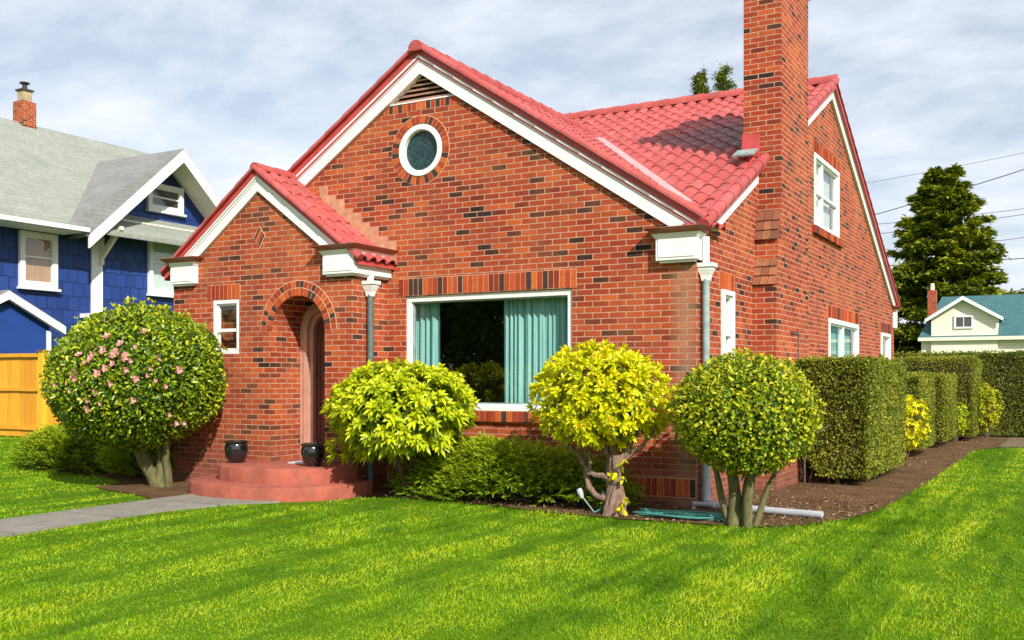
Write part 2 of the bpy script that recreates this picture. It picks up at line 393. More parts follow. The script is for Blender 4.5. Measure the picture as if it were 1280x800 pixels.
# grass: one mass, denser near the viewpoint
CAMP = (3.767, -10.853, 1.45); YAW = R(29.54)
def grass():
    n = 520000
    r = np.exp(rng.uniform(math.log(3.2), math.log(48), n)); a = rng.uniform(-R(38), R(40), n) + YAW
    x = CAMP[0] - np.sin(a) * r; y = CAMP[1] + np.cos(a) * r
    jx = x + rng.normal(0, .035, n); jy = y + rng.normal(0, .035, n)
    keep = ~(inpoly(jx, jy, BED) | inpoly(jx, jy, LBED) | inpoly(jx, jy, PATH)) & ~((x > -7.7) & (x < .02) & (y > -.75) & (y < 13.6)) & ~((x > 1.5) & (y > 12.95 + (x - 2.2) * .12)) & ~((x < .1) & (y > 4)) & ~((x > -6.4) & (x < -4.0) & (y > -2.05) & (y < 0))
    keep &= ~((x < -7.5) & (y > 2.95)) & (y < 17)
    x, y, r = x[keep], y[keep], r[keep]; n = len(x)
    P = np.stack([x, y, gz(x, y) - .004], 1)
    P3 = np.stack([x, y, 0 * x], 1)
    # mowing stripes run towards the back of the plot; paler worn streaks and dark tufts
    clump = wob(np.stack([x * 1.6, y * .6, 0 * x], 1), 18, 1.1, 12, 5, 16)
    wx = x + .25 * wob(P3, 6, .5, 3, .3, .9)
    stripe = np.exp(2.6 * (np.cos(2 * PI * wx / .96) - 1)) * 2 - .65; stripe = stripe * np.clip(.7 + .9 * wob(P3, 7, .6, 44, .5, 1.5), .15, 1.3)
    patch = wob(P3, 14, 1.0, 5, .8, 3.5); fine = wob(P3, 16, 1.0, 6, 5, 14)
    streak = np.clip(wob(np.stack([x * 15 + .7 * wob(P3, 5, 1, 8, .4, 1.2), y * .55, 0 * x], 1), 12, 1.1, 9, .6, 2.2), -1, 1)
    fine2 = wob(np.stack([x * 1.0, y * .10, 0 * x], 1), 22, 1.2, 52, 22, 60)
    v = .51 + .32 * fine2 + .15 * stripe + .045 * patch + .16 * fine + .25 * clump + .27 * streak + rng.normal(0, .09, n)
    lean = np.stack([.35 * stripe + .5 * patch + .3 * clump, .4 * stripe + .4 * fine + .4 * streak, np.full(n, .95)], 1) + rng.normal(0, .5, (n, 3)) * [1, 1, .25]
    hgt = np.clip(.027 + .010 * patch + .008 * fine, .012, .05) * (1 + .25 * np.log(r / 5).clip(0)) * rng.uniform(.6, 1.25, n)
    # longer fringe along the bed edges
    E = np.array(EDGE); dmin = np.full(n, 9.)
    for i in range(len(E) - 1):
        d = E[i + 1] - E[i]; t = np.clip(((P[:, :2] - E[i]) @ d) / (d @ d), 0, 1); q = E[i] + t[:, None] * d
        dmin = np.minimum(dmin, np.linalg.norm(P[:, :2] - q, axis=1))
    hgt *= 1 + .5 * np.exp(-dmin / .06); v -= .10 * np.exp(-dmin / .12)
    W = .0055 * (r / 5) ** .75 * rng.uniform(.8, 1.6, n)
    N = np.stack([rng.normal(size=n), rng.normal(size=n), rng.normal(size=n) * .4 + .3], 1)
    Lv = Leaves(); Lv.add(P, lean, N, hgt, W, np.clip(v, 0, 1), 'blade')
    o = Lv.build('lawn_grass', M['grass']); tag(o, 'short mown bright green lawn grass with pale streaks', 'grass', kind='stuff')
grass()

# dead leaves and crumbs on the bare soil
def litter():
    n = 9000; x = rng.uniform(-4, 2.2, n); y = np.where(rng.random(n) < .5, rng.uniform(-1.3, 1.5, n), rng.uniform(-1, 16, n)); k = inpoly(x, y, BED) & ((x > .05) | (y < -.05)); x, y = x[k], y[k]; n = len(x)
    Lv = Leaves(); D = rng.normal(size=(n, 3)) * [1, 1, .25]; Lv.add(np.stack([x, y, np.full(n, .022)], 1), D, rng.normal(size=(n, 3)) * .35 + [0, 0, 1.], rng.uniform(.015, .05, n), rng.uniform(.01, .028, n), rng.random(n), 'oval', 0, .3)
    o = Lv.build('leaf_litter', leafmat('dead_leaf', [(0, (.05, .03, .015)), (.5, (.20, .12, .06)), (1, (.42, .30, .18))], .8, .1, .1)); tag(o, 'brown leaf litter and crumbs scattered over the bare garden soil', 'leaf litter', kind='stuff')
litter()

# ------------------------------------------------------------------ brick house
house = thing('brick_house', 'red brick cottage with steep red tiled gables, arched entry and tall chimney', 'house')
FX = lambda u, d, z: (u, -d, z)          # facade: u along X, d out of the wall
SX = lambda u, d, z: (d, u, z)           # right-hand wall: u along Y, d out of the wall

def boolean(o, cutters):
    for c in cutters:
        m = o.modifiers.new('cut', 'BOOLEAN'); m.operation = 'DIFFERENCE'; m.object = c; m.solver = 'EXACT'
    dg = bpy.context.evaluated_depsgraph_get(); dg.update()
    me = bpy.data.meshes.new_from_object(o.evaluated_get(dg)); old = o.data
    o.modifiers.clear(); o.data = me
    for c in cutters: bpy.data.objects.remove(c)
def cutter(mb): return mb.build('cutter', None)
def circ(cx, cz, r, n=40, a0=0, a1=2 * PI): return [(cx + r * math.cos(a0 + (a1 - a0) * k / n), cz + r * math.sin(a0 + (a1 - a0) * k / n)) for k in range(n + (0 if abs(a1 - a0 - 2 * PI) < 1e-6 else 1))]
def archpoly(cx, r, zs, zb): return [(cx - r, zb)] + [(x, z) for x, z in circ(cx, zs, r, 24, PI, 0)] + [(cx + r, zb)]

GX = -3.735                                             # front gable centre line
PCX, PCZ, PR = -5.21, 2.10, .452                        # entrance arch
# front wall with gable
w = MB(); w.prism([(-7.5, -.1), (0, -.1), (0, 3.05), (GX, 5.50), (-7.5, 3.05)], 0, .28)
wall = w.build('wall', M['brick'], house)
boolean(wall, [cutter(MB().box(-4.0, -1.555, -.1, .5, 1.06, 2.546)), cutter(MB().prism(circ(-3.76, 4.445, .345), -.1, .5)), cutter(MB().prism([(GX - .56, 5.09), (GX + .56, 5.09), (GX, 5.475)], -.1, .14))])
# right-hand gable wall
w = MB(SX); w.prism([(.28, -.1), (13.55, -.1), (13.55, 3.15), (6.8, 6.45), (.28, 3.26)], -.28, -.001)
wall = w.build('wall', M['brick'], house)
boolean(wall, [cutter(MB(SX).box(a, b, -.6, .2, c, d)) for a, b, c, d in ((5.66, 7.53, 3.93, 5.11), (.87, 1.31, 1.45, 2.53), (6.72, 9.32, 1.1, 2.50), (11.82, 12.95, 1.3, 2.46))])
# left and back walls (unseen sides close the shell)
w = MB(SX); w.prism([(.28, -.1), (13.27, -.1), (13.27, 3.15), (6.8, 6.45), (.28, 3.26)], -7.5, -7.22); w.build('wall', M['brick'], house)
w = MB(); w.box(-7.5, -.281, 13.27, 13.55, -.1, 3.15); w.build('wall', M['brick'], house)
w = MB(); w.box(-7.2, -.3, .3, 13.2, .3, .36); w.box(-7.2, -.3, 3.4, 3.5, .36, 3.2); w.box(-7.2, -.3, .3, 13.2, 3.05, 3.1); w.build('floor', M['darkint'], house)
# entrance porch block
porch = MB(); porch.prism([(-7.53, -.1), (-4.31, -.1), (-4.31, 2.98), (-5.90, 4.05), (-7.53, 2.98)], -.72, -.002)
porch = porch.build('porch', M['brick'], house)
boolean(porch, [cutter(MB().prism(archpoly(PCX, PR, PCZ, .36), -.9, -.05)), cutter(MB().box(-6.745, -6.26, -.9, -.5, 1.80, 2.545))])

# ---- brickwork details: real bricks standing proud, joints behind them
def rowlock(mb, u0, u1, z0, z1, d0, d1, jt=.010, w=.0665):
    n = max(1, round((u1 - u0) / (w + jt))); st = (u1 - u0) / n
    for k in range(n):
        mb.val = random.random() if random.random() > .07 else .02
        a = u0 + k * st + jt / 2; b = u0 + (k + 1) * st - jt / 2; j = random.uniform(-.002, .002)
        mb.box(a, b, d0, d1 + j, z0, z1)
def lintel(xf, u0, u1, z0, z1, name='lintel', out=.006, base=0.0, parent=house):
    b = MB(xf); rowlock(b, u0, u1, z0 + .006, z1 - .006, base - .08, base + out); o = b.build(name, M['brickp'], parent)
    m = MB(xf); m.box(u0, u1, base - .06, base + .002, z0, z1); m.build('mortar_joint', M['mortar'], o)
    return o
lintel(FX, -4.10, -1.495, 2.55, 2.777)
lintel(FX, -6.86, -6.24, 2.549, 2.76, base=.72)
lintel(SX, 5.55, 7.65, 5.114, 5.33); lintel(SX, .80, 1.42, 2.534, 2.75); lintel(SX, 6.6, 9.5, 2.504, 2.73); lintel(SX, 11.65, 13.2, 2.464, 2.69)
lintel(FX, GX - .68, GX + .66, 4.97, 5.088)
def voussoirs(name, cx, cz, r0, r1, a0, a1, y, out, parent=house, w=.07, stretch=False):
    b = MB(); am = (a1 - a0); n = max(4, round(abs(am) * (r0 + r1) / 2 / w)); st = am / n
    for k in range(n):
        b.val = random.random() if random.random() > .09 else .02
        a = a0 + st * (k + .5); da = abs(st) / 2; g = .005
        t0 = da - g / r0; t1 = da - g / r1
        p = [(cx + r * math.cos(a + s), cz + r * math.sin(a + s)) for r, s in ((r0, -t0), (r1 - .006, -t1), (r1 - .006, t1), (r0, t0))]
        b.prism(p, y - out - random.uniform(0, .003), y + .08)
    o = b.build(name, M['brickp'], parent)
    m = MB(); ang = [a0 + am * k / 48 for k in range(49)]
    for k in range(48):
        m.prism([(cx + r * math.cos(a), cz + r * math.sin(a)) for r, a in ((r0 + .003, ang[k]), (r1 + .004, ang[k]), (r1 + .004, ang[k + 1]), (r0 + .003, ang[k + 1]))], y - .002, y + .05)
    m.build('mortar_joint', M['mortar'], o); return o
voussoirs('arch_ring', PCX, PCZ, PR + .002, PR + .105, 0, PI, -.72, .006)
voussoirs('arch_ring', PCX, PCZ, PR + .115, PR + .20, 0, PI, -.72, .004)
voussoirs('window_surround', -3.76, 4.445, .35, .455, 0, 2 * PI, 0, .006)
# soldier course at the foot of the walls, and the projecting plinth
b = MB(FX)
rowlock(b, -4.28, -.01, .12, .325, -.05, .006); o = b.build('soldier_course', M['brickp'], house)
m = MB(FX); m.box(-4.29, -.005, -.04, .002, .11, .335); m.build('mortar_joint', M['mortar'], o)
# sill of the picture window in slanting headers
b = MB(FX); rowlock(b, -4.06, -1.50, .925, 1.055, -.1, .055); o = b.build('window_sill', M['brickp'], house)
m = MB(FX); m.box(-4.055, -1.505, -.1, .048, .93, 1.057); m.build('mortar_joint', M['mortar'], o)
b = MB(SX); rowlock(b, 5.52, 7.72, 3.80, 3.925, -.1, .06); b.build('window_sill', M['brickp'], house)
b = MB(SX); rowlock(b, 6.62, 9.42, .98, 1.095, -.1, .06); b.build('window_sill', M['brickp'], house)
# diamond ornament on the porch gable
b = MB()
for k in range(4):
    b.val = (.02, .9, .25, .02)[k]; A_, B_ = (.050, .062), (.044, .075)
    t0, t1 = -1 + .5 * k + .05, -.5 + .5 * k - .05
    b.prism([(-5.885 + A_[0] * t + B_[0] * q, 3.375 - A_[1] * t + B_[1] * q) for t, q in ((t0, -1), (t1, -1), (t1, 1), (t0, 1))], -.727, -.70)
b.build('brick_diamond', M['brickp'], house)
m = MB(); m.prism([(-5.885 + .056 * t + .05 * q, 3.375 - .069 * t + .083 * q) for t, q in ((-1, -1), (1, -1), (1, 1), (-1, 1))], -.7225, -.70); m.build('mortar_joint', M['mortar'], bpy.data.objects['brick_diamond'])

# ---- roof: decks, tiles, ridges, rakes
SF, SM = .655, .49                                     # slopes of the front gable and of the main roof
ZF, ZM = 5.73, 3.20                                    # front ridge height; main roof height above the front wall line
roof = MB()
def slab(mb, pts, t=.07):
    n = len(pts); v = list(pts) + [(x, y, z - t) for x, y, z in pts]
    mb._add(v, [tuple(range(n)), tuple(range(2 * n - 1, n - 1, -1))] + [(i, (i + 1) % n, n + (i + 1) % n, n + i) for i in range(n)])
zf = lambda x: ZF - SF * abs(x - GX); zm = lambda y: ZM + SM * y if y < 6.8 else ZM + SM * (13.6 - y)
dz = .05
slab(roof, [(GX, -.07, zf(GX) - dz), (.10, -.07, zf(.10) - dz), (.10, 0.1, zf(.10) - dz), (GX, 5.3, zf(GX) - dz)])
slab(roof, [(GX, -.07, zf(GX) - dz), (GX, 5.3, zf(GX) - dz), (-7.6, .1, zf(-7.6) - dz), (-7.6, -.07, zf(-7.6) - dz)])
slab(roof, [(-7.6, .05, zm(.05) - dz), (.11, .05, zm(.05) - dz), (.11, 6.8, zm(6.8) - dz), (-7.6, 6.8, zm(6.8) - dz)])
slab(roof, [(-7.6, 13.75, zm(13.75) - dz), (-7.6, 6.8, zm(6.8) - dz), (.11, 6.8, zm(6.8) - dz), (.11, 13.75, zm(13.75) - dz)])
roof = roof.build('roof', M['redtrim'], house)

def tiles(name, O, U, Vv, Nn, nu, nv, wu, lv, keep, parent, old=None, hgt=.045):
    """barrel tiles: O = eave corner, U along the eave, V up the slope"""
    O, U, Vv, Nn = map(np.array, (O, U, Vv, Nn)); seg = 10; V = []; F = []; val = []; ol = []
    for j in range(nv):
        for i in range(nu):
            c = O + U * (i + .5) * wu + Vv * (j + .5) * lv
            if not keep(c): continue
            b = len(V); jt = random.uniform(-.004, .004)
            for e, (vv, lift) in enumerate(((-.02, .013), (1.06, -.002))):
                for k in range(seg + 1):
                    s = k / seg; h = hgt * max(0., math.sin(PI * s / .68)) ** .6 if s < .68 else -.012 * math.sin(PI * (s - .68) / .32)
                    V.append(O + U * (i + s) * wu + Vv * ((j + vv) * lv) + Nn * (h + lift + jt))
            for k in range(seg + 1):                       # butt edge drops to the tile below
                V.append(V[b + k] - Nn * (.014))
            vv = random.random()
            for k in range(seg):
                F.append((b + k, b + k + 1, b + seg + 2 + k, b + seg + 1 + k)); val.append(vv)
                F.append((b + 2 * seg + 2 + k, b + 2 * seg + 3 + k, b + k + 1, b + k)); val.append(vv)
            o_ = old(c) if old else 0
            ol += [o_] * (2 * seg)
    me = npmesh(name, np.array(V), [np.array(F)], val, smooth=True)
    at = me.attributes.new('old', 'FLOAT', 'FACE'); at.data.foreach_set('value', np.array(ol, np.float32))
    me.set_sharp_from_angle(angle=R(50))
    return link(name, me, M['tile'], parent)
nS = lambda s: 1 / math.sqrt(1 + s * s)
c1 = nS(SF); c2 = nS(SM)
# front gable, right-hand slope (eave runs along the valley: tiles kept on the upper side)
LV = .33
tiles('roof_tiles', (.12, -.02, zf(.12) - .02), (0, 1, 0), (-c1, 0, SF * c1), (SF * c1, 0, c1), 23, 14, .235, LV, lambda c: c[1] < 5.3 and zf(c[0]) > zm(c[1]) - .22 and c[0] > GX, roof)
tiles('roof_tiles', (-7.6, 5.4, zf(-7.6) - .02), (0, -1, 0), (c1, 0, SF * c1), (-SF * c1, 0, c1), 23, 14, .235, LV, lambda c: zf(c[0]) > zm(c[1]) - .22 and c[0] < GX, roof)
def grey_patch(c):
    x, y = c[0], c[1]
    # tiles coloured grey in a tapering band left of the chimney
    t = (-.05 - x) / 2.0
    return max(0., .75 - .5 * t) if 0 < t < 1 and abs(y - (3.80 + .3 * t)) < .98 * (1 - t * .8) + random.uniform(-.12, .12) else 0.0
tiles('roof_tiles', (-7.6, -.1, zm(-.1) - .02), (1, 0, 0), (0, c2, SM * c2), (0, -SM * c2, c2), 33, 24, .232, LV, lambda c: (zm(c[1]) > zf(c[0]) - .22) and c[1] < 6.78, roof, grey_patch)
tiles('roof_tiles', (.06, 13.75, zm(13.75) - .02), (-1, 0, 0), (0, -c2, SM * c2), (0, SM * c2, c2), 33, 24, .232, LV, lambda c: c[1] > 6.82, roof)

def barrel_row(mb, p0, p1, up, r=.075, step=.33, half=True, seg=8):
    """overlapping half-round cap tiles laid from p0 (low) to p1 (high)"""
    p0, p1, up = Vector(p0), Vector(p1), Vector(up).normalized(); d = (p1 - p0); L = d.length; d.normalize(); s = d.cross(up).normalized(); up = s.cross(d)
    n = max(1, int(L / step)); st = L / n
    for k in range(n):
        mb.val = random.random(); rings = []
        for t, rr in ((-.03, r * 1.08), (.0, r * 1.1), (st * 1.02, r * .94)):
            c = p0 + d * (k * st + t)
            a0, a1 = (-.25, PI + .25)
            rings.append([tuple(c + s * (rr * math.cos(a0 + (a1 - a0) * q / seg)) + up * (rr * math.sin(a0 + (a1 - a0) * q / seg))) for q in range(seg + 1)])
        mb.loft(rings, cap=True)
def caps(name, segs, parent, r=.075):
    b = MB()
    for p0, p1, up in segs: barrel_row(b, p0, p1, up, r)
    return b.build(name, M['tile'], parent, smooth=60)
caps('ridge_caps', [((GX, -.13, ZF + .0), (GX, 5.25, ZF + .0), (0, 0, 1))], roof, .10)
caps('ridge_caps', [((.10, 6.8, zm(6.8) + .0), (-7.6, 6.8, zm(6.8) + .0), (0, 0, 1))], roof, .11)
# valley flashing, upper run shows above the tiles
def strip(mb, p0, p1, wvec, t=.012):
    p0, p1, wv = Vector(p0), Vector(p1), Vector(wvec); n = (p1 - p0).cross(wv).normalized() * t
    if n.z < 0: n = -n
    mb.obox((p0 + p1) / 2 + n, (p1 - p0) / 2, wv / 2, n)
def valley_pt(x, up=.0): y = (zf(x) - ZM) / SM; return (x, y, zf(x) + up)
M['flash'] = flat('faded_flashing', (.55, .30, .29), .45, .2, 7)
b = MB(); strip(b, valley_pt(-3.3, .045), valley_pt(-.35, .05), (.16, .02, -.03)); b.build('valley_flashing', M['flash'], roof)

def rake(xf, foot, u1, z1, slope, zc, base=0, dw=.05, s=1.0, parent=house, u_from=None):
    """raking trim up to the apex (u1,z1 = lower edge of the white board); every layer is cut level at zc, or plumb at u_from"""
    sg = 1 if foot > u1 else -1
    zl = lambda u: z1 - slope * abs(u - u1)
    def sh(a, b_, d0, d1, mb):
        ua = u1 + sg * min(abs(foot - u1), (z1 + a - zc) / slope); ub = u1 + sg * min(abs(foot - u1), (z1 + b_ - zc) / slope)
        lo, hi = zl(ua) + a, zl(ub) + b_
        pts = [(ua, lo)]
        if abs(ub - ua) > 1e-4: pts.append((ub, max(zc, zl(ub) + a)))
        pts += [(ub, hi)]
        top = u_from if u_from is not None else u1
        pts += [(top, zl(top) + b_), (top, zl(top) + a)]
        mb.prism(pts, d0 + base, d1 + base)
    w = MB(xf); sh(0, .165 * s, -.03, dw, w); o = w.build('rake_board', M['white'], parent)
    w = MB(xf); sh(.168 * s, .20 * s, -.03, dw + .014, w); sh(.206 * s, .238 * s, -.03, dw + .030, w); w.build('crown_moulding', M['white'], o)
    w = MB(xf); sh(.240 * s, .345 * s, -.03, dw + .035, w); w.build('drip_edge', M['redtrim'], o)
    return o
RZ = 5.43                                              # lower edge of white board at the front apex
zb = lambda x: RZ - SF * abs(x - GX)
# the front gable: both boards, then cap tiles along the rake
rake(FX, .10, GX, RZ, SF, 3.178); rake(FX, -7.58, GX, RZ, SF, 3.178)
for u0, sg in ((.11, 1), (-7.58, -1)): caps('rake_tiles', [((u0, -.085, zb(u0) + .345), (GX, -.085, RZ + .345), (sg * SF, 0, 1))], roof, .054)
# right-hand gable rakes
zs = lambda y: (zm(y) - .285)
rake(SX, -.10, 6.8, zs(6.8), SM, 3.178, s=.9, u_from=2.30); rake(SX, 3.98, 6.8, zs(6.8), SM, 3.0, s=.9); rake(SX, 13.75, 6.8, zs(6.8), SM, 3.125, s=.9)
for y0, y1, sg, xx, rr in ((-.10, 2.36, -1, .115, .072), (4.02, 6.8, -1, .105, .068), (13.7, 6.8, 1, .075, .05)): caps('rake_tiles', [((xx, y0, zm(y0) + .02), (xx, y1, zm(y1) + .02), (0, sg * SM, 1))], roof, rr)
# louvred vent at the top of the front gable
ld = MB(FX); ld.prism([(GX - .55, 5.094), (GX + .55, 5.094), (GX, 5.465)], -.135, -.12); v = ld.build('gable_vent', M['darkint'], house)
lv = MB(FX)
for k in range(5):
    z = 5.135 + k * .062; h = (5.46 - z) / (5.475 - 5.09) * .55
    if h > .05: lv.obox((GX, -.055, z), (h, 0, 0), (0, .04, -.020), (0, .004, .008))
lv.build('louvre', M['salmon'], v)
w = MB(FX); w.box(GX - .60, GX + .60, -.1, .012, 5.080, 5.098)
for sg in (1, -1): w.prism([(GX + sg * .58, 5.098), (GX + sg * .50, 5.098), (GX, 5.44), (GX, 5.49)], -.06, -.012)
w.build('vent_frame', M['white'], v)

# ---- eave returns: white boxed ends under flared brown caps
def eave_return(x0, x1, y0, y1, z0=2.77, z1=3.07, parent=house):
    w = MB(); w.box(x0, x1, y0, y1, z0 + .025, z1)
    o = w.build('eave_return', M['white'], parent, bevel=.006)
    w = MB(); w.box(x0 + .035, x1 - .035, y0 + .025, y1, z0, z0 + .03)
    for (a, bb, c, d) in ((x0 + .03, x1 - .03, y0 - .008, y0 + .01),):
        w.box(a, bb, c, d, z0 + .06, z1 - .03)
    w.build('panel', M['white'], o)
    e = .06; rg = []
    for k, (zz, ee) in enumerate(((z1 - .03, .004), (z1 + .0, .02), (z1 + .025, .045))):
        rg.append([(x0 - ee, y0 - ee, zz), (x1 + ee, y0 - ee, zz), (x1 + ee, y1, zz), (x0 - ee, y1, zz)])
    w = MB(); w.loft(rg); w.build('crown_moulding', M['white'], o)
    rg = []
    for zz, ee in ((z1 + .027, .05), (z1 + .05, .062), (z1 + .082, .115), (z1 + .086, .115), (z1 + .105, .02)):
        rg.append([(x0 - ee, y0 - ee, zz), (x1 + ee, y0 - ee, zz), (x1 + ee, y1, zz), (x0 - ee, y1, zz)])
    w = MB(); w.loft(rg); w.build('cap', M['cap'], o)
    return o
eave_return(-.45, .035, -.11, .12)
eave_return(-4.72, -4.22, -.81, -.004); eave_return(-7.50, -7.04, -.81, -.3)
eave_return(-.30, .06, 13.42, 13.66, 2.60, 3.02)
# brown gutter edge over the side of the porch
# ---- porch roof
SP = .74; PX = -5.885; PZ = 4.31
zp = lambda x: PZ - SP * abs(x - PX); c3 = nS(SP)
pr = MB(); slab(pr, [(PX, -.775, PZ - .06), (-4.16, -.775, zp(-4.16) - .06), (-4.16, -.004, zp(-4.16) - .06), (PX, -.004, PZ - .06)])
slab(pr, [(PX, -.775, PZ - .06), (PX, -.004, PZ - .06), (-7.66, -.004, zp(-7.66) - .06), (-7.66, -.775, zp(-7.66) - .06)])
proof = pr.build('porch_roof', M['redtrim'], house)
tiles('roof_tiles', (-4.13, -.80, zp(-4.13) - .04), (0, 1, 0), (-c3, 0, SP * c3), (SP * c3, 0, c3), 4, 7, .2, .31, lambda c: True, proof)
tiles('roof_tiles', (-7.69, 0, zp(-7.69) - .04), (0, -1, 0), (c3, 0, SP * c3), (-SP * c3, 0, c3), 4, 7, .2, .31, lambda c: True, proof)
caps('ridge_caps', [((PX, -.80, PZ - .03), (PX, -.01, PZ - .03), (0, 0, 1))], proof, .075)
zpb = lambda x: 3.985 - SP * abs(x - PX)
for u0 in (-4.14, -7.66): rake(FX, u0, PX, 3.985, SP, 3.178, base=.72, s=.86, dw=.045)
for u0, sg in ((-4.14, 1), (-7.64, -1)): caps('rake_tiles', [((u0, -.805, zpb(u0) + .30), (PX, -.805, 3.985 + .30), (sg * SP, 0, 1))], proof, .048)
# stepped yellowed flashing where the porch roof meets the wall
M['stepf'] = flat('ochre_step_flashing', (.48, .24, .14), .6, .25, 9)
b = MB(FX)
for k in range(9):
    x = -5.45 + k * .145
    zt = math.floor((zp(x) + .165) / .07) * .07
    b.box(x, x + .145, .001, .006 + .0007 * k, zp(x + .145) - .02, zt)
b.build('step_flashing', M['stepf'], proof)

# ---- chimney on the right-hand wall
ch = MB(SX); ch.box(2.20, 4.0, 0, .306, -.05, 2.69)
ch.box(2.31, 4.0, 0, .303, 2.69, 3.29); ch.box(2.46, 3.96, 0, .306, 3.29, 4.55)
ch.box(2.46, 3.96, -.20, .306, 4.55, 7.22)
chim = ch.build('chimney', M['brick'], house)
cc = MB(SX)
cc.box(2.40, 4.02, -.26, .366, 7.02, 7.16); cc.box(2.43, 3.99, -.23, .336, 6.95, 7.02); cc.build('chimney_cap', M['brick'], chim)
# sloping tiled shoulders
M['shold'] = M['brickp']
def wtile():
    t = NT('weathered_brick_tile'); v = t.coord(); c = t.ramp(t.attr(), [(0, (.10, .045, .03)), (.5, (.24, .075, .035)), (1, (.38, .15, .06))]); t.base(t.mix(t.ramp(t.noise(v, 11, 6, .75), [(.45, (0, 0, 0)), (.65, (.8, .8, .8))]), c, (.14, .07, .045))); t.set(Roughness=.9); t.bump(t.noise(v, 40, 4), .6, .01); return t.m
M['wtile'] = wtile()
def shoulder(y0, z0, y1, z1):
    b = MB(SX); n = 3
    for r_ in range(3):
        for k in range(n):
            b.val = random.choice((.8, .4, .55, .15, .3))
            t0, t1 = r_ / 3, (r_ + 1) / 3; d0 = .002 + k * .304 / n; d1 = d0 + .304 / n - .006
            ya, za, yb, zb_ = y0 + (y1 - y0) * t0, z0 + (z1 - z0) * t0, y0 + (y1 - y0) * t1, z0 + (z1 - z0) * t1
            b._add([(ya - .03, d0, za), (ya - .03, d1, za), (yb - .008, d1, zb_), (yb - .008, d0, zb_), (ya + .05, d0, za), (ya + .05, d1, za), (yb + .05, d1, zb_), (yb + .05, d0, zb_)],
                   [(0, 1, 2, 3), (4, 7, 6, 5), (0, 4, 5, 1), (3, 2, 6, 7), (0, 3, 7, 4), (1, 5, 6, 2)])
    b.build('shoulder', M['wtile'], chim)
shoulder(2.19, 2.69, 2.33, 3.06); shoulder(2.29, 3.29, 2.47, 3.69)
# flue clean-out recess and roof flashing
b = MB(SX); b.box(2.93, 3.38, .30, .318, 2.07, 2.115); b.box(3.34, 3.38, .30, .313, 1.3, 2.07); b.build('cleanout', M['door'], chim)
b = MB(); b.box(-.215, .02, 2.435, 2.47, 4.42, 4.73); b.box(-.215, -.19, 2.44, 3.9, 4.4, 4.75)
b.build('flashing', M['redtrim'], chim)
b = MB(); strip(b, (-.26, 2.27, 4.44), (.02, 2.27, 4.44), (0, .24, .12)); b.build('lead_apron', M['downp'], chim)

# ---- windows
def frame(mb, u0, u1, z0, z1, w, d0, d1):
    mb.box(u0, u1, d0, d1, z1 - w, z1); mb.box(u0, u1, d0, d1, z0, z0 + w)
    mb.box(u0, u0 + w, d0, d1, z0 + w, z1 - w); mb.box(u1 - w, u1, d0, d1, z0 + w, z1 - w)
def pane(xf, u0, u1, z0, z1, d, parent, mat=None):
    b = MB(xf); b._add([(u0, d, z0), (u1, d, z0), (u1, d, z1), (u0, d, z1)], [(0, 1, 2, 3)]); return b.build('glass_pane', mat or M['glass'], parent)
def pleats(xf, u0, u1, z0, z1, d, mat, parent, name='curtain', wl=.085, amp=.028):
    n = int((u1 - u0) / .008); V = []; ph = random.uniform(0, 6)
    for k in range(n + 1):
        u = u0 + (u1 - u0) * k / n; a = amp * (.75 + .4 * math.sin(u * 6.3 + ph)) * math.sin(2 * PI * u / wl + 2.0 * math.sin(u * 9 + ph) + 1.2 * math.sin(u * 23)) + .3 * amp * math.sin(u * 130 + 2 * math.sin(u * 17 + ph))
        V.append((u, d + a, z1)); V.append((u, d + a * 1.25, z0))
    b = MB(xf); b._add(V, [(2 * k, 2 * k + 1, 2 * k + 3, 2 * k + 2) for k in range(n)]); me = b.mesh(name); me.polygons.foreach_set('use_smooth', [True] * len(me.polygons))
    return link(name, me, mat, parent)
# picture window
b = MB(FX); frame(b, -4.0, -1.555, 1.065, 2.543, .075, -.12, -.03); win = b.build('picture_window', M['white'], house, bevel=.004)
b = MB(FX); b.box(-4.0, -1.555, -.10, .03, 1.06, 1.105); b.build('sill', M['white'], win, bevel=.004)
b = MB(FX); frame(b, -3.925, -1.63, 1.14, 2.468, .018, -.115, -.06); b.build('glazing_bead', M['downp'], win)
pane(FX, -3.925, -1.63, 1.14, 2.468, -.09, win)
pleats(FX, -2.64, -1.60, .95, 2.6, -.24, M['curtain'], win); pleats(FX, -4.05, -3.60, .95, 2.6, -.24, M['curtain'], win)
# round window
b = MB(); n = 40; rings = []
for r_, y in ((.342, .1), (.342, .0), (.335, -.012), (.275, -.012), (.262, .0), (.262, .1)):
    rings.append([(-3.76 + r_ * math.cos(2 * PI * k / n), y, 4.445 + r_ * math.sin(2 * PI * k / n)) for k in range(n)])
rings.append(rings[0]); b.loft(rings, cap=False); rwin = b.build('round_window', M['white'], house, smooth=40)
b = MB(); b._add([(-3.76 + .265 * math.cos(2 * PI * k / n), .06, 4.445 + .265 * math.sin(2 * PI * k / n)) for k in range(n)], [tuple(range(n))])
def leadglass():
    t = NT('leaded_dark_glass'); v = t.coord('Object', (22, 22, 22)); vo = t.new('ShaderNodeTexVoronoi', Scale=1.0); t.L(v, vo.inputs['Vector'])
    t.base(t.ramp(vo.outputs['Distance'], [(.2, (.006, .022, .024)), (.8, (.02, .06, .06))])); t.set(Roughness=.12); t.bump(vo.outputs['Distance'], .4, .01); return t.m
b.build('glass_pane', leadglass(), rwin)
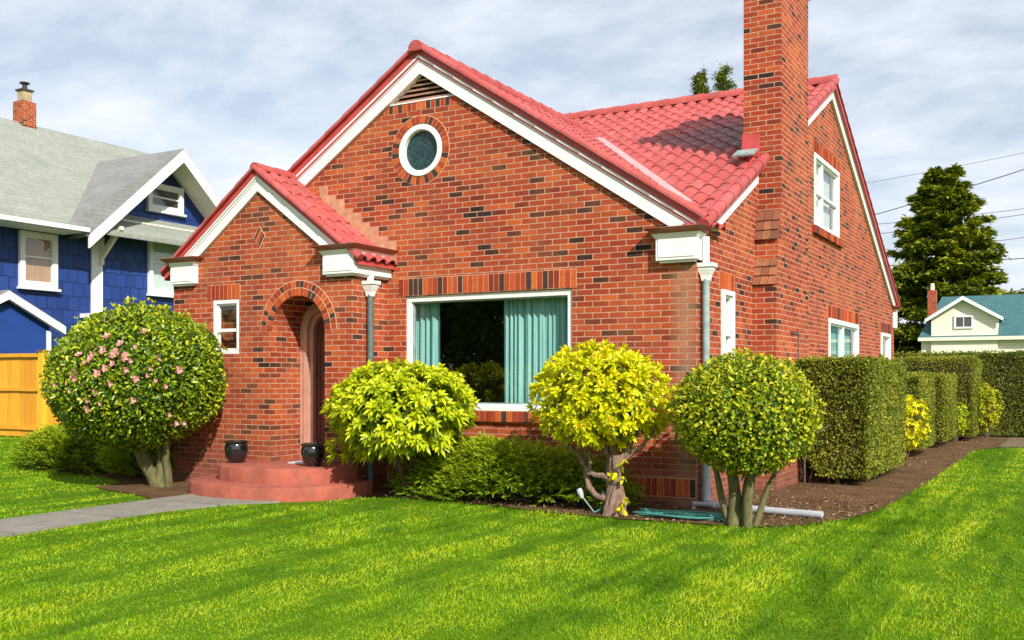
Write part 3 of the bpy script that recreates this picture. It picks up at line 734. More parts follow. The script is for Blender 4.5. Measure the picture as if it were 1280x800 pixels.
# double-hung and casement windows
def sash_window(xf, u0, u1, z0, z1, base=0., bars=(), rail=None, w=.06, blind=None, parent=house, name='window', depth=.09, white='white', recess=.05, glass=None):
    b = MB(xf); frame(b, u0, u1, z0, z1, w, base - depth, base - recess + .02); o = b.build(name, M[white], parent, bevel=.003)
    s = MB(xf); iu0, iu1, iz0, iz1 = u0 + w, u1 - w, z0 + w, z1 - w
    if rail: s.box(iu0, iu1, base - depth + .01, base - recess - .005, rail - .022, rail + .022)
    for x in bars: s.box(x - .025, x + .025, base - depth + .012, base - recess, iz0, iz1)
    frame(s, iu0, iu1, iz0, iz1, .028, base - depth + .02, base - recess - .01); s.build('sash', M[white], o)
    pane(xf, iu0 + .01, iu1 - .01, iz0 + .01, iz1 - .01, base - depth + .04, o, glass)
    if blind: pleats(xf, iu0, iu1, iz0, iz1, base - depth - .05, M[blind], o, 'blind', .3, .003)
    return o
sash_window(SX, 5.66, 7.53, 3.93, 5.11, bars=(6.3,), rail=4.5, w=.07, blind='blind', recess=.0)
sash_window(SX, .87, 1.31, 1.45, 2.53, rail=2.0, w=.06, blind='blind', recess=-.02)
sash_window(SX, 6.72, 9.32, 1.1, 2.50, bars=(8.0,), w=.08, blind='curtain', recess=.0)
sash_window(SX, 11.82, 12.95, 1.3, 2.46, w=.07, rail=1.9, blind='blind', recess=-.01)
sash_window(FX, -6.745, -6.26, 1.80, 2.545, base=.72, rail=2.13, w=.05, recess=.02)

# ---- front door set back in the arch
b = MB(); r0 = PR - .005; r1 = .27; n = 24
def archring(ra, rb, ya, yb, zb0, mb):
    A = [(PCX - ra, zb0)] + circ(PCX, PCZ, ra, n, PI, 0) + [(PCX + ra, zb0)]; Bq = [(PCX - rb, zb0)] + circ(PCX, PCZ, rb, n, PI, 0) + [(PCX + rb, zb0)]
    rings = [[(x, y, z) for x, z in P_] for P_, y in ((A, yb), (A, ya), (Bq, ya), (Bq, yb), (A, yb))]
    mb.loft(rings, cap=False, closed=False)
archring(PR - .004, PR - .10, -.17, -.055, .36, b); archring(PR - .09, PR - .15, -.20, -.055, .36, b); archring(PR - .14, PR - .21, -.14, -.055, .36, b)
door = MB(); door.prism(archpoly(PCX, PR - .16, PCZ, .38), -.075, -.052)
for k in range(4): x = PCX - .22 + k * .147; door.box(x - .055, x + .055, -.083, -.074, .5, 2.0)
door = door.build('front_door', M['door'], house)
b.build('door_casing', M['salmon'], door, smooth=30)
b = MB(); b.tube([(PCX + .2, -.10, 1.3), (PCX + .2, -.12, 1.36), (PCX + .2, -.10, 1.44)], .01); b.build('door_handle', M['downp'], door)

# ---- curved door steps
def halfdisc(cx, cy, rx, ry, z0, z1, ret, ex=2.3):
    prof = [(rx, z0), (rx, z1 - .02), (rx - .008, z1 - .006), (rx - .025, z1)]
    n = 56; rings = []
    sp_ = lambda v: math.copysign(abs(v) ** (2 / ex), v)
    for rr, z in prof:
        k = rr / rx
        rings.append([(cx + rx * k * sp_(math.cos(PI + PI * i / n)), cy + ry * k * sp_(math.sin(PI + PI * i / n)) + .006 * math.sin(i * 1.3), z) for i in range(n + 1)] + [(cx + rx * k, ret, z), (cx - rx * k, ret, z)])
    b = MB(); b.loft(rings); return b
d1 = halfdisc(-5.22, -.90, 1.22, 1.13, -.03, .172, -.715); st = d1.build('doorstep', M['step'], house, smooth=40)
d2 = halfdisc(-5.19, -.84, .96, .84, .17, .362, -.715); d2.box(PCX - PR + .01, PCX + PR - .01, -.73, -.06, .3, .3615); d2.build('upper_step', M['step'], st, smooth=40)

# ---- downspouts
def downspout(x, y, ztop, zbot, headz, parent=house, elbow=None, mat='downp'):
    r_ = .042; b = MB()
    pts = [(x, y, headz + .02), (x, y, zbot + .12)]
    if elbow: pts += [(x, y, zbot + .05), (x + elbow[0] * .03, y + elbow[1] * .03, zbot + .015), (x + elbow[0] * .12, y + elbow[1] * .12, zbot)]
    else: pts.append((x, y, zbot))
    b.tube(pts, r_, 12); o = b.build('downspout', M[mat], parent, smooth=50)
    h = MB(); rg = []
    for zz, a in ((headz, .045), (headz + .06, .055), (headz + .13, .085), (headz + .15, .085), (headz + .155, .105), (headz + .2, .105)):
        rg.append([(x - a, y - a * .8, zz), (x + a, y - a * .8, zz), (x + a, y + a * .8, zz), (x - a, y + a * .8, zz)])
    h.loft(rg); h.box(x - .03, x + .03, y - .03, y + .03, headz + .2, ztop); h.build('conductor_head', M['white'], o, bevel=.003)
    return o
o = downspout(.075, .10, 3.06, .62, 2.56)
b = MB(); b.tube([(.075, .10, .64), (.075, .10, .16), (.085, .085, .09), (.12, .05, .055), (.2, .0, .05)], .05, 12)
b.tube([(.16, -.02, .05), (.55, -.09, .05), (1.43, -.23, .05)], .040, 12); b.tube([(.05, -.25, .03), (.05, -.25, .09), (.30, -.30, .09)], .025, 8)
b.build('drain_pipe', M['pipe'], o, smooth=50)
downspout(-4.235, -.44, 2.80, .1, 2.52, mat='downp2')

# ------------------------------------------------------------------ pots, mat, hose
def pot(x, y, z, k, label):
    t = thing('flower_pot', label, 'flower pot', (x, y, z), 'glazed pots on the doorstep')
    b = MB(); b.lathe([(.0, .0), (.088 * k, .0), (.10 * k, .012), (.126 * k, .06), (.142 * k, .12), (.145 * k, .165), (.134 * k, .198), (.131 * k, .204), (.143 * k, .214), (.143 * k, .235), (.122 * k, .238), (.118 * k, .20), (.0, .19)], (x, y, 0), 32); b.v = [(p[0], p[1], z + p[2] * 1.22) for p in b.v]
    b.build('body', M['pot'], t, smooth=40)
    b = MB(); b.lathe([(0, .235), (.117 * k, .235), (.117 * k, .245), (0, .25)], (x, y, z), 20); b.build('soil', M['soil'], t)
    return t
pot(-5.87, -1.16, .362, 1.06, 'black glazed flower pot on the step against the porch wall beside the flowering bush')
pot(-4.64, -1.09, .362, 1.03, 'black glazed flower pot with ribbed rim in front of the salmon door casing')
b = MB(); b.box(-5.2, -4.82, -.93, -.60, .3625, .38); o = b.build('doormat', M['mat'], None, bevel=.004); tag(o, 'pale grey doormat lying in the arched entrance', 'doormat')
def coil(name, c, n, r0, label, spread=.35):
    pts = []
    for k in range(n * 26):
        a = 2 * PI * k / 26; q = k // 26
        rr = r0 * (1 - .03 * (q % 3)) + .05 * math.sin(a * .37 + q); pts.append((c[0] + (rr + spread * .3) * math.cos(a) + .05 * math.sin(q * 2.1), c[1] + rr * .30 * math.sin(a) + .02 * math.cos(q * 1.7), .035 + .008 * q + .008 * math.sin(a * 3 + q)))
    pts += [(c[0] + .5, c[1] - .12, .03), (c[0] + .75, c[1] - .13, .03), (c[0] + .83, c[1] - .08, .03)]
    b = MB(); b.tube(pts, .0115, 8); o = b.build(name, M['hose'], None, smooth=60); return tag(o, label, 'hose')
coil('garden_hose', (.16, -.92, 0), 6, .36, 'teal garden hose coiled on the soil between two clipped shrubs')
hz = thing('hose_nozzle', 'grey spray nozzle on a thin stem with green hose leaning by the yellow shrub trunk', 'hose nozzle', (-.75, -1.02, 0))
b = MB(); b.tube([(-.97, -1.03, .27), (-.955, -1.03, .235), (-.94, -1.03, .20), (-.93, -1.03, .17)], [.03, .034, .028, .018], 10); b.build('spray_head', M['pipe'], hz, smooth=50)
b = MB(); b.tube([(-.94, -1.03, .20), (-.86, -1.03, .11), (-.78, -1.03, .02)], .007, 8); b.build('stem', M['downp'], hz)
b = MB(); b.tube([(-.78, -1.03, .03), (-.72, -1.02, .06), (-.68, -1.01, .14), (-.68, -1.0, .22), (-.72, -.98, .25)], .011, 8); b.build('hose', M['hose'], hz, smooth=60)

# ------------------------------------------------------------------ shrubs and small trees by the house
def branch(b, p0, p1, r0, r1, bend=.1, n=6, seg=8, rough=.12):
    p0, p1 = Vector(p0), Vector(p1); L = (p1 - p0).length; off = Vector((random.uniform(-1, 1), random.uniform(-1, 1), random.uniform(-.5, .5))) * L * bend
    pts = [p0.lerp(p1, k / n) + off * math.sin(PI * k / n) + Vector((random.uniform(-1, 1), random.uniform(-1, 1), 0)) * L * .012 for k in range(n + 1)]
    b.tube([tuple(p) for p in pts], [r0 + (r1 - r0) * k / n for k in range(n + 1)], seg, rough); return pts

def ball_tree(c, rad, n, L, W, mat, seed, base, stems, bark, root, clampY=None, vm=.45, vs=.25, amp=.05, kind='oval', shell=.25):
    b = MB()
    for (dx, dy, tx, ty, tz, r0) in stems:
        branch(b, (base[0] + dx, base[1] + dy, -.03), (c[0] + tx, c[1] + ty, c[2] + tz), r0, r0 * .55, .06)
        for k in range(5):
            a = random.uniform(0, 6.28); branch(b, (c[0] + tx * .8, c[1] + ty * .8, c[2] + tz - .1), (c[0] + tx + rad[0] * .6 * math.cos(a), c[1] + ty + rad[1] * .6 * math.sin(a), c[2] + random.uniform(-.3, .5) * rad[2]), r0 * .4, .008, .15, 4, 6)
    b.build('trunk', M[bark], root, smooth=60)
    P, N = ball_points(n, c, rad, seed, shell, amp)
    if clampY: 
        m = (P[:, 0] > clampY[0]); P[m, 1] = np.minimum(P[m, 1], clampY[1] - rng.random(m.sum()) * .05)
    D = N * .45 + rng.normal(0, .7, P.shape) + [0, 0, .25]; NN = N + rng.normal(0, .45, P.shape) + [0, 0, .35]
    v = vm + vs * rng.normal(size=len(P)) + wob(P, 10, .12, seed + 1, 2, 6)
    Lv = Leaves(); Lv.add(P - norm(D) * L * .4, D, NN, L * rng.uniform(.5, 1.4, len(P)), W * rng.uniform(.75, 1.25, len(P)), np.clip(v, 0, 1), kind, .08, .18)
    Pi, Ni = ball_points(int(n * .3), c, tuple(x * .84 for x in rad), seed + 5, .22, .03)
    if clampY: Pi[:, 1] = np.where(Pi[:, 0] > clampY[0], np.minimum(Pi[:, 1], clampY[1] - .1), Pi[:, 1])
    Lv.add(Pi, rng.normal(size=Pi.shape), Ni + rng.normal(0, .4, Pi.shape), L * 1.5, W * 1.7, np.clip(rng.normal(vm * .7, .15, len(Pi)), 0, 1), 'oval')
    m = 70; d = sphere_dirs(m); d[:, 2] = np.abs(d[:, 2]); tp = np.array(c) + d * np.array(rad) * rng.uniform(1.0, 1.07, m)[:, None]
    if clampY: k_ = tp[:, 1] < clampY[1] - .05; tp, d = tp[k_], d[k_]
    whorls(Lv, tp, d + [0, 0, .5], 4, .6, L, W, min(.95, vm + .3), kind)
    return Lv

cam = thing('flowering_shrub', 'large dome of glossy leaves dotted with pink blossoms at the corner of the porch', 'shrub', (-7.06, -1.32, 0))
cc_ = (-7.17, -1.62, 1.48); cr_ = (1.22, 1.08, .93)
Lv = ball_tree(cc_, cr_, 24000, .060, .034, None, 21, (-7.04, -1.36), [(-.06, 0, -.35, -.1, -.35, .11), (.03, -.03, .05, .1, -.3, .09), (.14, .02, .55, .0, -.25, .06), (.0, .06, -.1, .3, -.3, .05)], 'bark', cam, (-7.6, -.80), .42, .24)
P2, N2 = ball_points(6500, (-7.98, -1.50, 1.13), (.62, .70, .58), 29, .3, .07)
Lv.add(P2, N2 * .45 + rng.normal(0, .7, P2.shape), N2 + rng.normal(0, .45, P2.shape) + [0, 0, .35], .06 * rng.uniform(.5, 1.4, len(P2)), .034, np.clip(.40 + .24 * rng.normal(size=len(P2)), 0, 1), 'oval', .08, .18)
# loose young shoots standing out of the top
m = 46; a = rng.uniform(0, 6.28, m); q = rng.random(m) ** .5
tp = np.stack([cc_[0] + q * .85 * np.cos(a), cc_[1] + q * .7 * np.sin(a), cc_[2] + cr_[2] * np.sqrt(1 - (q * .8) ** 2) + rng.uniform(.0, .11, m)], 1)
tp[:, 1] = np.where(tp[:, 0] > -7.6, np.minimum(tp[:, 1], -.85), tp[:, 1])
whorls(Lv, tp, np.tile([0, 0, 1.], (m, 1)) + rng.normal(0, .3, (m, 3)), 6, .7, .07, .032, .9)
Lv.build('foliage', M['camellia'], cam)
# blossoms: mostly on the left and upper face
def blossom_mesh():
    Lv = Leaves(); z = np.zeros((1, 3))
    for ring, (k, sp, L) in enumerate(((7, 1.15, .045), (6, .75, .038), (4, .35, .028))):
        whorls(Lv, np.zeros((1, 3)), np.array([[0, 0, 1.]]), k, sp, L, L * .9, .35 + .25 * ring, 'oval', 0, .08, .12)
    o = Lv.build('blossom', M['petal'], cam); return o
proto = blossom_mesh(); camv = np.array(CAMP)
blist = [(-.55, .25), (-.42, .36), (-.3, .35), (-.2, .3), (-.15, .22), (-.33, .18), (-.48, .05), (-.7, -.02), (-.62, -.1), (-.75, -.18), (-.8, .12), (-.66, .3), (-.5, -.2), (-.35, -.08), (.12, .25), (-.1, -.02), (.1, -.05), (.02, .02), (-.38, .55), (-.9, -.1), (-.25, .45), (-.58, -.3), (-.1, .4), (.25, -.5), (.33, -.62), (.42, -.62), (-.45, -.35), (-.85, .0), (.35, .1), (-.2, .1), (-.27, .33), (-.33, .29), (-.22, .26), (-.52, .30), (-.69, .08), (-.72, .03), (-.78, -.08), (-.6, .2), (-.4, .12), (.2, -.12), (.05, .12), (-.57, -.42), (.0, .62), (-.93, .1), (.55, .2), (-.12, -.3)]
vdir = norm(camv - np.array(cc_)); sd = norm(np.cross([0, 0, 1.], vdir)); ud = np.cross(vdir, sd)
for k, (a_, b_) in enumerate(blist):
    ww = math.sqrt(max(.02, 1 - min(.97, a_ * a_ + b_ * b_))); d = norm(sd * a_ + ud * b_ + vdir * ww)
    p = np.array(cc_) + d * np.array(cr_) * 1.0
    if p[0] > -7.6: p[1] = min(p[1], -.84)
    o = proto if k == 0 else proto.copy()
    if k: COL.objects.link(o); o.parent = cam
    o.location = Vector(p) - cam.location; o.rotation_euler = Vector(tuple(d + rng.normal(0, .25, 3))).to_track_quat('Z', 'Y').to_euler()
    sc = random.uniform(.6, 1.2); o.scale = (sc, sc, sc)

# rhododendron with long drooping leaves
rh = thing('rhododendron_bush', 'wide bush with long drooping lime green leaves below the left of the picture window', 'bush', (-3.55, -.62, 0))
b = MB(); rc = (-3.38, -.93, 1.09); rr_ = (.92, .74, .56)
for tx, ty in ((-.7, -.2), (-.3, .1), (.1, -.3), (.4, .1), (.65, -.2)):
    pts = branch(b, (-3.52 + random.uniform(-.08, .08), -.6, -.02), (rc[0] + tx, rc[1] + ty, rc[2] - .05), .035, .012, .16)
    for k in range(4): branch(b, tuple(pts[4]), (rc[0] + tx + random.uniform(-.3, .3), rc[1] + ty + random.uniform(-.3, .3), rc[2] + random.uniform(.0, .4)), .012, .005, .15, 4, 6)
b.build('trunk', M['bark3'], rh, smooth=60)
P, N = ball_points(680, rc, rr_, 31, .30, .08); P = P[(P[:, 2] > .62)]; N = norm(P - np.array(rc)); P[:, 1] = np.minimum(P[:, 1], -.12)
ex = np.stack([rng.uniform(-4.25, -3.6, 26), rng.uniform(-1.3, -.7, 26), rng.uniform(.48, .72, 26)], 1); P = np.concatenate([P, ex]); N = np.concatenate([N, norm(ex - np.array(rc))])
Lv = Leaves(); A = norm(N * .8 + [0, 0, .75]); hv = (P[:, 2] - .5) / 1.1
whorls(Lv, P, A, 9, 1.15, .118, .046, np.clip(.60 + rng.normal(0, .1, len(P)), 0, 1), 'oval', .42, .25, .12)
whorls(Lv, P + A * .02, A, 5, .6, .095, .040, np.clip(.8 + rng.normal(0, .1, len(P)), 0, 1), 'oval', .2, .2, .12)
P2, N2 = ball_points(480, rc, tuple(x * .78 for x in rr_), 33, .4, .1); P2[:, 1] = np.minimum(P2[:, 1], -.12)
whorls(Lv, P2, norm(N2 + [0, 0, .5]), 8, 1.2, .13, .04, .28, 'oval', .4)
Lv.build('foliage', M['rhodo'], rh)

# golden shrub on a gnarled trunk
gs = thing('golden_shrub', 'bright yellow leaved shrub on a gnarled pale trunk below the window', 'shrub', (-.55, -1.0, 0))
b = MB(); gc = (-.72, -1.0, 1.27); gr_ = (.73, .66, .54)
tb = (-.55, -1.02)
for k in range(8):                                      # fluted, twisting main stem
    a = k * 2 * PI / 8 + .3; q = random.uniform(.030, .048)
    pl = [(tb[0] + (.085 - .05 * math.sin(PI * t) + .03 * (t < .1)) * math.cos(a + 1.4 * t) + .03 * math.sin(5 * t + k), tb[1] + (.07 - .04 * math.sin(PI * t)) * math.sin(a + 1.4 * t), -.03 + .68 * t) for t in [z / 9 for z in range(10)]]
    b.tube(pl, [q * (1.35 - .5 * t / 9) for t in range(10)], 9, .2)
for pl, r0, r1 in (([(-.58, .17), (-.70, .19), (-.80, .21), (-.88, .29), (-.92, .42), (-.95, .58), (-1.02, .76), (-1.08, .98)], .045, .016),
                   ([(-.56, .38), (-.68, .42), (-.80, .42), (-.90, .48), (-.96, .60), (-1.06, .70), (-1.22, .80), (-1.3, .98)], .036, .010),
                   ([(-.86, .43), (-.83, .55), (-.86, .70), (-.80, .85), (-.86, 1.05)], .024, .010),
                   ([(-.55, .5), (-.62, .62), (-.70, .74), (-.72, .9), (-.80, 1.1)], .046, .016), ([(-.52, .52), (-.45, .66), (-.38, .78), (-.30, .95), (-.28, 1.15)], .042, .014),
                   ([(-.48, .56), (-.36, .68), (-.22, .78), (-.10, .95)], .028, .010), ([(-.54, .55), (-.56, .75), (-.52, .9), (-.58, 1.15)], .045, .016), ([(-.66, .66), (-.62, .8), (-.68, .95)], .022, .010)):
    yy = random.uniform(-.06, .06)
    b.tube([(x + random.uniform(-.012, .012), -1.02 + yy * i_ / 3 + random.uniform(-.015, .015), z) for i_, (x, z) in enumerate(pl)], [r0 + (r1 - r0) * k / (len(pl) - 1) for k in range(len(pl))], 9, .18)
b.build('trunk', M['bark2'], gs, smooth=60)
P, N = ball_points(600, gc, gr_, 41, .24, .09); N = norm(P - np.array(gc)); A = norm(N + [0, 0, .45])
Lv = Leaves(); whorls(Lv, P, A, 7, .95, .088, .040, np.clip(.55 + rng.normal(0, .14, len(P)), 0, 1), 'oval', .18, .3, .18)
whorls(Lv, P + A * .025, A, 4, .5, .07, .033, np.clip(.66 + rng.normal(0, .12, len(P)), 0, 1), 'oval', .05, .25, .18)
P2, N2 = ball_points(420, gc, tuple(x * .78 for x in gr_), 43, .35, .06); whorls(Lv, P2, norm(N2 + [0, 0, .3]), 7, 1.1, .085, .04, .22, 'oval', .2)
hang = np.array([(-.40, -1.12, .62), (-.42, -1.13, .55), (-.47, -1.14, .47), (-.40, -1.12, .43), (-.52, -1.14, .44), (-.42, -1.13, .16), (-.38, -1.12, .22), (-.40, -1.13, .08), (-.45, -1.13, .12)])
whorls(Lv, hang, np.tile([.1, -.5, -.4], (len(hang), 1)) + rng.normal(0, .3, (len(hang), 3)), 4, .8, .085, .042, .72)
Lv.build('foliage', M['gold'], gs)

# clipped ball tree at the house corner
bt = thing('clipped_ball_shrub', 'round clipped shrub with yellow flecked leaves on several stems at the house corner', 'shrub', (.85, -1.1, 0))
Lv = ball_tree((.86, -1.1, 1.115), (.715, .70, .585), 11500, .050, .028, None, 51, (.80, -1.1), [(-.04, 0, -.14, 0, -.3, .075), (.0, .03, .02, .1, -.3, .06), (.11, -.02, .18, -.1, -.3, .055), (.15, .03, .40, .0, -.38, .035), (-.07, .05, -.34, .1, -.3, .04)], 'bark', bt, None, .62, .28, .05)
Lv.build('foliage', M['ballleaf'], bt)

# spreading junipers: layered sprays
def juniper(c, rx, ry, h, n, seed, root, ymax=None, flat_=.55, lift=.2):
    r = np.random.default_rng(seed); a = r.uniform(0, 2 * PI, n); q = np.sqrt(r.random(n))
    lay = r.random(n) ** .7
    rad = q * (1 - .55 * lay ** 2.2)
    x = c[0] + rx * rad * np.cos(a); y = c[1] + ry * rad * np.sin(a)
    P = np.stack([x, y, .04 + h * lay * (1 - .12 * q)], 1); P[:, 2] += wob(P, 9, h * .10, seed + 3, 2, 7)
    if ymax is not None: P[:, 1] = np.minimum(P[:, 1], ymax)
    out = np.stack([np.cos(a) * rx, np.sin(a) * ry, np.full(n, lift)], 1); out = norm(out) + r.normal(0, .45, (n, 3)) * [1, 1, .5]
    Lv = Leaves(); up = np.tile([0, 0, 1.], (n, 1)) + r.normal(0, .3, (n, 3))
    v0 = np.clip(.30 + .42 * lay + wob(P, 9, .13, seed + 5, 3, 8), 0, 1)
    D0 = norm(out); Sd = norm(np.cross(D0, up))
    for k in range(11):
        t = k / 10; side = (1 if k % 2 else -1)
        base = P + D0 * (.16 * t)[..., None] if False else P + D0 * (.17 * t)
        D = D0 * .8 + Sd * side * (.75 - .35 * t) + r.normal(0, .22, (n, 3)); D[:, 2] += .12
        Lv.add(base, D, up + r.normal(0, .5, (n, 3)), .085 * (1.1 - .4 * t) * r.uniform(.7, 1.2, n), .017, np.clip(v0 + .18 * t + r.normal(0, .1, n), 0, 1), 'diamond', .0, .3)
    b = MB()
    for k in range(14):
        a_ = random.uniform(0, 6.28); branch(b, (c[0] + random.uniform(-.3, .3) * rx, c[1], -.02), (c[0] + rx * .75 * math.cos(a_), min(c[1] + ry * .7 * math.sin(a_), ymax if ymax is not None else 99), h * random.uniform(.2, .75)), .022, .006, .12, 5, 6)
    b.build('trunk', M['bark3'], root, smooth=60)
    Lv.build('foliage', M['juniper'], root)
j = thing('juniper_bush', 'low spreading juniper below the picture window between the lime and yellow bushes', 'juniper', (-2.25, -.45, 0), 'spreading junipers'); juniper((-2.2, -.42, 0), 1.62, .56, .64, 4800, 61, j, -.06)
j = thing('juniper_bush', 'low feathery juniper at the lawn edge left of the pink flowering shrub', 'juniper', (-9.9, -.2, .02), 'spreading junipers'); juniper((-10.05, -.30, .03), 1.2, .78, .76, 3200, 63, j)
j = thing('juniper_bush', 'dark low juniper in the shade underneath the pink flowering shrub', 'juniper', (-8.2, -.5, .0), 'spreading junipers'); juniper((-8.25, -.55, 0), .7, .55, .62, 1500, 65, j)

# ------------------------------------------------------------------ clipped hedges
def hedge(x0, x1, y0, y1, z0, z1, dens, seed, root, L=.042, W=.024, faces='xXyYt', vm=.5, hollow=None):
    r = np.random.default_rng(seed); Lv = Leaves(); c = np.array([(x0 + x1) / 2, (y0 + y1) / 2, (z0 + z1) / 2])
    def put(P, N):
        if hollow is not None:
            k_ = P[:, 2] > z0 + hollow[1] * np.clip((hollow[0] - P[:, 0]) / (hollow[0] - x0), 0, 1) ** .7 + r.normal(0, .03, len(P)); P, N = P[k_], N[k_]
        n = len(P); dep = r.random(n) ** 1.5 * .11 - .02; P = P - N * dep[:, None] + N * (wob(P, 12, .045, seed + 7, 1.5, 5) + wob(P, 10, .012, seed + 9, 8, 20))[:, None]
        # rounded arrises
        e = np.array([(x1 - x0) / 2, (y1 - y0) / 2, (z1 - z0) / 2]); q = np.abs(P - c) / e
        edge = np.sort(q, axis=1)[:, 1]; k = np.clip((edge - .93) / .07, 0, 1) ** 2 * .035
        P = P - norm(P - c) * k[:, None]
        D = N * .5 + r.normal(0, .7, (n, 3)) + [0, 0, .2]; NN = N * .7 + r.normal(0, .6, (n, 3)) + [0, 0, .25]
        v = vm + .2 * r.normal(size=n) + wob(P, 10, .12, seed + 11, 2, 6)
        Lv.add(P - norm(D) * L * .4, D, NN, L * r.uniform(.6, 1.3, n), W * r.uniform(.8, 1.2, n), np.clip(v, 0, 1), 'diamond', .05, .2)
    dx, dy, dz_ = x1 - x0, y1 - y0, z1 - z0
    for f in faces:
        A = {'x': dy * dz_, 'X': dy * dz_, 'y': dx * dz_, 'Y': dx * dz_, 't': dx * dy}[f]; n = int(A * dens); u, v_ = r.random(n), r.random(n)
        if f in 'xX': put(np.stack([np.full(n, x1 if f == 'X' else x0), y0 + u * dy, z0 + v_ * dz_], 1), np.tile([1. if f == 'X' else -1, 0, 0], (n, 1)))
        elif f in 'yY': put(np.stack([x0 + u * dx, np.full(n, y1 if f == 'Y' else y0), z0 + v_ * dz_], 1), np.tile([0, 1. if f == 'Y' else -1, 0], (n, 1)))
        else: put(np.stack([x0 + u * dx, y0 + v_ * dy, np.full(n, z1)], 1), np.tile([0, 0, 1.], (n, 1)))
    m = int((dx * dy) * 45); Q = np.stack([x0 + r.random(m) * dx, y0 + r.random(m) * dy, z1 + r.uniform(-.02, .05, m)], 1); whorls(Lv, Q, np.tile([0, 0, 1.], (m, 1)) + r.normal(0, .3, (m, 3)), 5, .6, L * 1.1, W, vm + .25, 'diamond')
    Lv.build('foliage', M['hedge'], root)
    b = MB(); i = .10
    if hollow is None: b.box(x0 + i, x1 - i, y0 + i, y1 - i, z0 + i * .8, z1 - i)
    else:
        b.box(hollow[0] + .02, x1 - i, y0 + i, y1 - i, z0 + i * .8, z1 - i); b.box(x0 + .03, hollow[0] + .018, y0 + i, y1 - i, z0 + hollow[1] + .05, z1 - i)
        for k in range(16): branch(b, (x0 + .5 + random.uniform(-.25, .2), y0 + random.uniform(.15, .9), -.03), (x0 + random.uniform(.05, .45), y0 + random.uniform(.1, .6), z0 + hollow[1] + random.uniform(.0, .2)), .022, .008, .18, 5, 6)
    ns = max(2, int((y1 - y0) / .8)); nx = max(1, int((x1 - x0) / 1.2))
    for k in range(ns):
        for q in range(nx):
            bx = x0 + (q + .5) * dx / nx + random.uniform(-.12, .25); by = y0 + .18 + k * (dy - .3) / max(1, ns - 1)
            branch(b, (bx, by, -.03), (bx + random.uniform(-.15, .15), by + random.uniform(-.1, .1), z0 + .25), .035, .02, .1, 4, 6)
    b.build('branches', M['bark3'], root)
def hedge_thing(label, *a, **k):
    h = thing('hedge', label, 'hedge', ((a[0] + a[1]) / 2, a[2], 0), 'clipped hedges along the side of the house'); hedge(*a, h, **k)
hedge_thing('nearest clipped hedge block, tallest looking, just behind the round corner shrub', .03, 1.29, 3.2, 6.3, .10, 1.73, 5600, 71, faces='XyYt', hollow=(.62, .62))
hedge_thing('short clipped hedge block right behind the small yellow shrub', .1, 1.18, 8.9, 10.9, .15, 1.53, 4200, 72, faces='Xyt')
hedge_thing('third clipped hedge block, low, standing between a shorter block and a taller one', .1, 1.28, 11.8, 14.0, .15, 1.53, 3800, 73, faces='Xyt')
hedge_thing('tall clipped hedge block with a round shrub at its right end', -1.4, 1.58, 14.7, 16.6, .12, 1.95, 3000, 74, faces='Xyt')
hedge_thing('long dark hedge closing off the back of the lawn', -.6, 8.0, 17.0, 18.2, .05, 2.12, 2600, 75, faces='xyt', L=.05, W=.03, vm=.4)
def small_ball(name, label, c, rad, n, mat, vm, L=.06, W=.035, loose=False):
    t = thing(name, label, 'shrub', (c[0], c[1], 0)); b = MB()
    for k in range(4): branch(b, (c[0] + random.uniform(-.05, .05), c[1], -.02), (c[0] + random.uniform(-.5, .5) * rad[0], c[1] + random.uniform(-.4, .4) * rad[1], c[2]), .02, .01, .1, 4, 6)
    b.build('trunk', M['bark3'], t)
    P, N = ball_points(n, c, rad, int(c[1] * 10), .35, .16 if loose else .05); Lv = Leaves()
    whorls(Lv, P, norm(N + [0, 0, .4]), 6, .9, L, W, np.clip(vm + rng.normal(0, .12, n), 0, 1), 'oval', .15); Lv.build('foliage', M[mat], t)
small_ball('golden_shrub', 'small bright yellow shrub squeezed between the first two hedge blocks', (1.0, 8.25, .72), (.36, .33, .5), 230, 'gold', .6, .085, .04, True)
small_ball('leafy_shrub', 'low yellow green shrub peeping out between the third and the tall hedge block', (1.22, 14.35, .55), (.3, .22, .35), 160, 'rhodo', .5, .07, .03)
small_ball('clipped_ball_shrub', 'rounded yellow green shrub at the right end of the tall hedge block', (1.70, 15.9, .80), (.38, .38, .56), 420, 'ballleaf', .72, .06, .034)
small_ball('low_plant', 'small grey green plant at the foot of the wooden fence', (-13.6, 2.7, .3), (.3, .2, .16), 60, 'hedge', .6, .07, .02)

# ------------------------------------------------------------------ wooden fence
def fencemat():
    t = NT('golden_cedar_boards'); v = t.coord('Object', (1, 1, .08)); f = t.noise(v, 26, 6, .7); a = t.attr()
    c = t.ramp(a, [(0, (.62, .26, .015)), (.5, (.76, .37, .02)), (1, (.84, .47, .035))])
    c = t.mix(t.ramp(f, [(.45, (0, 0, 0)), (.75, (.6, .6, .6))]), c, (.38, .13, .015))
    t.base(c); t.set(Roughness=.65); t.bump(f, .3, .005); return t.m
M['cedar'] = fencemat()
fen = thing('wooden_fence', 'golden cedar board fence with a middle rail beside the blue house', 'fence', (-16, 3, .19))
b = MB(); x = -18.2
while x < -7.65:
    b.val = random.random(); w_ = .145; b.box(x, x + w_ - .006, 3.0 + random.uniform(0, .006), 3.022, float(gz(x, 3)) + .02, 1.985 - (.19 - float(gz(x, 3)))); x += w_
b.build('boards', M['cedar'], fen)
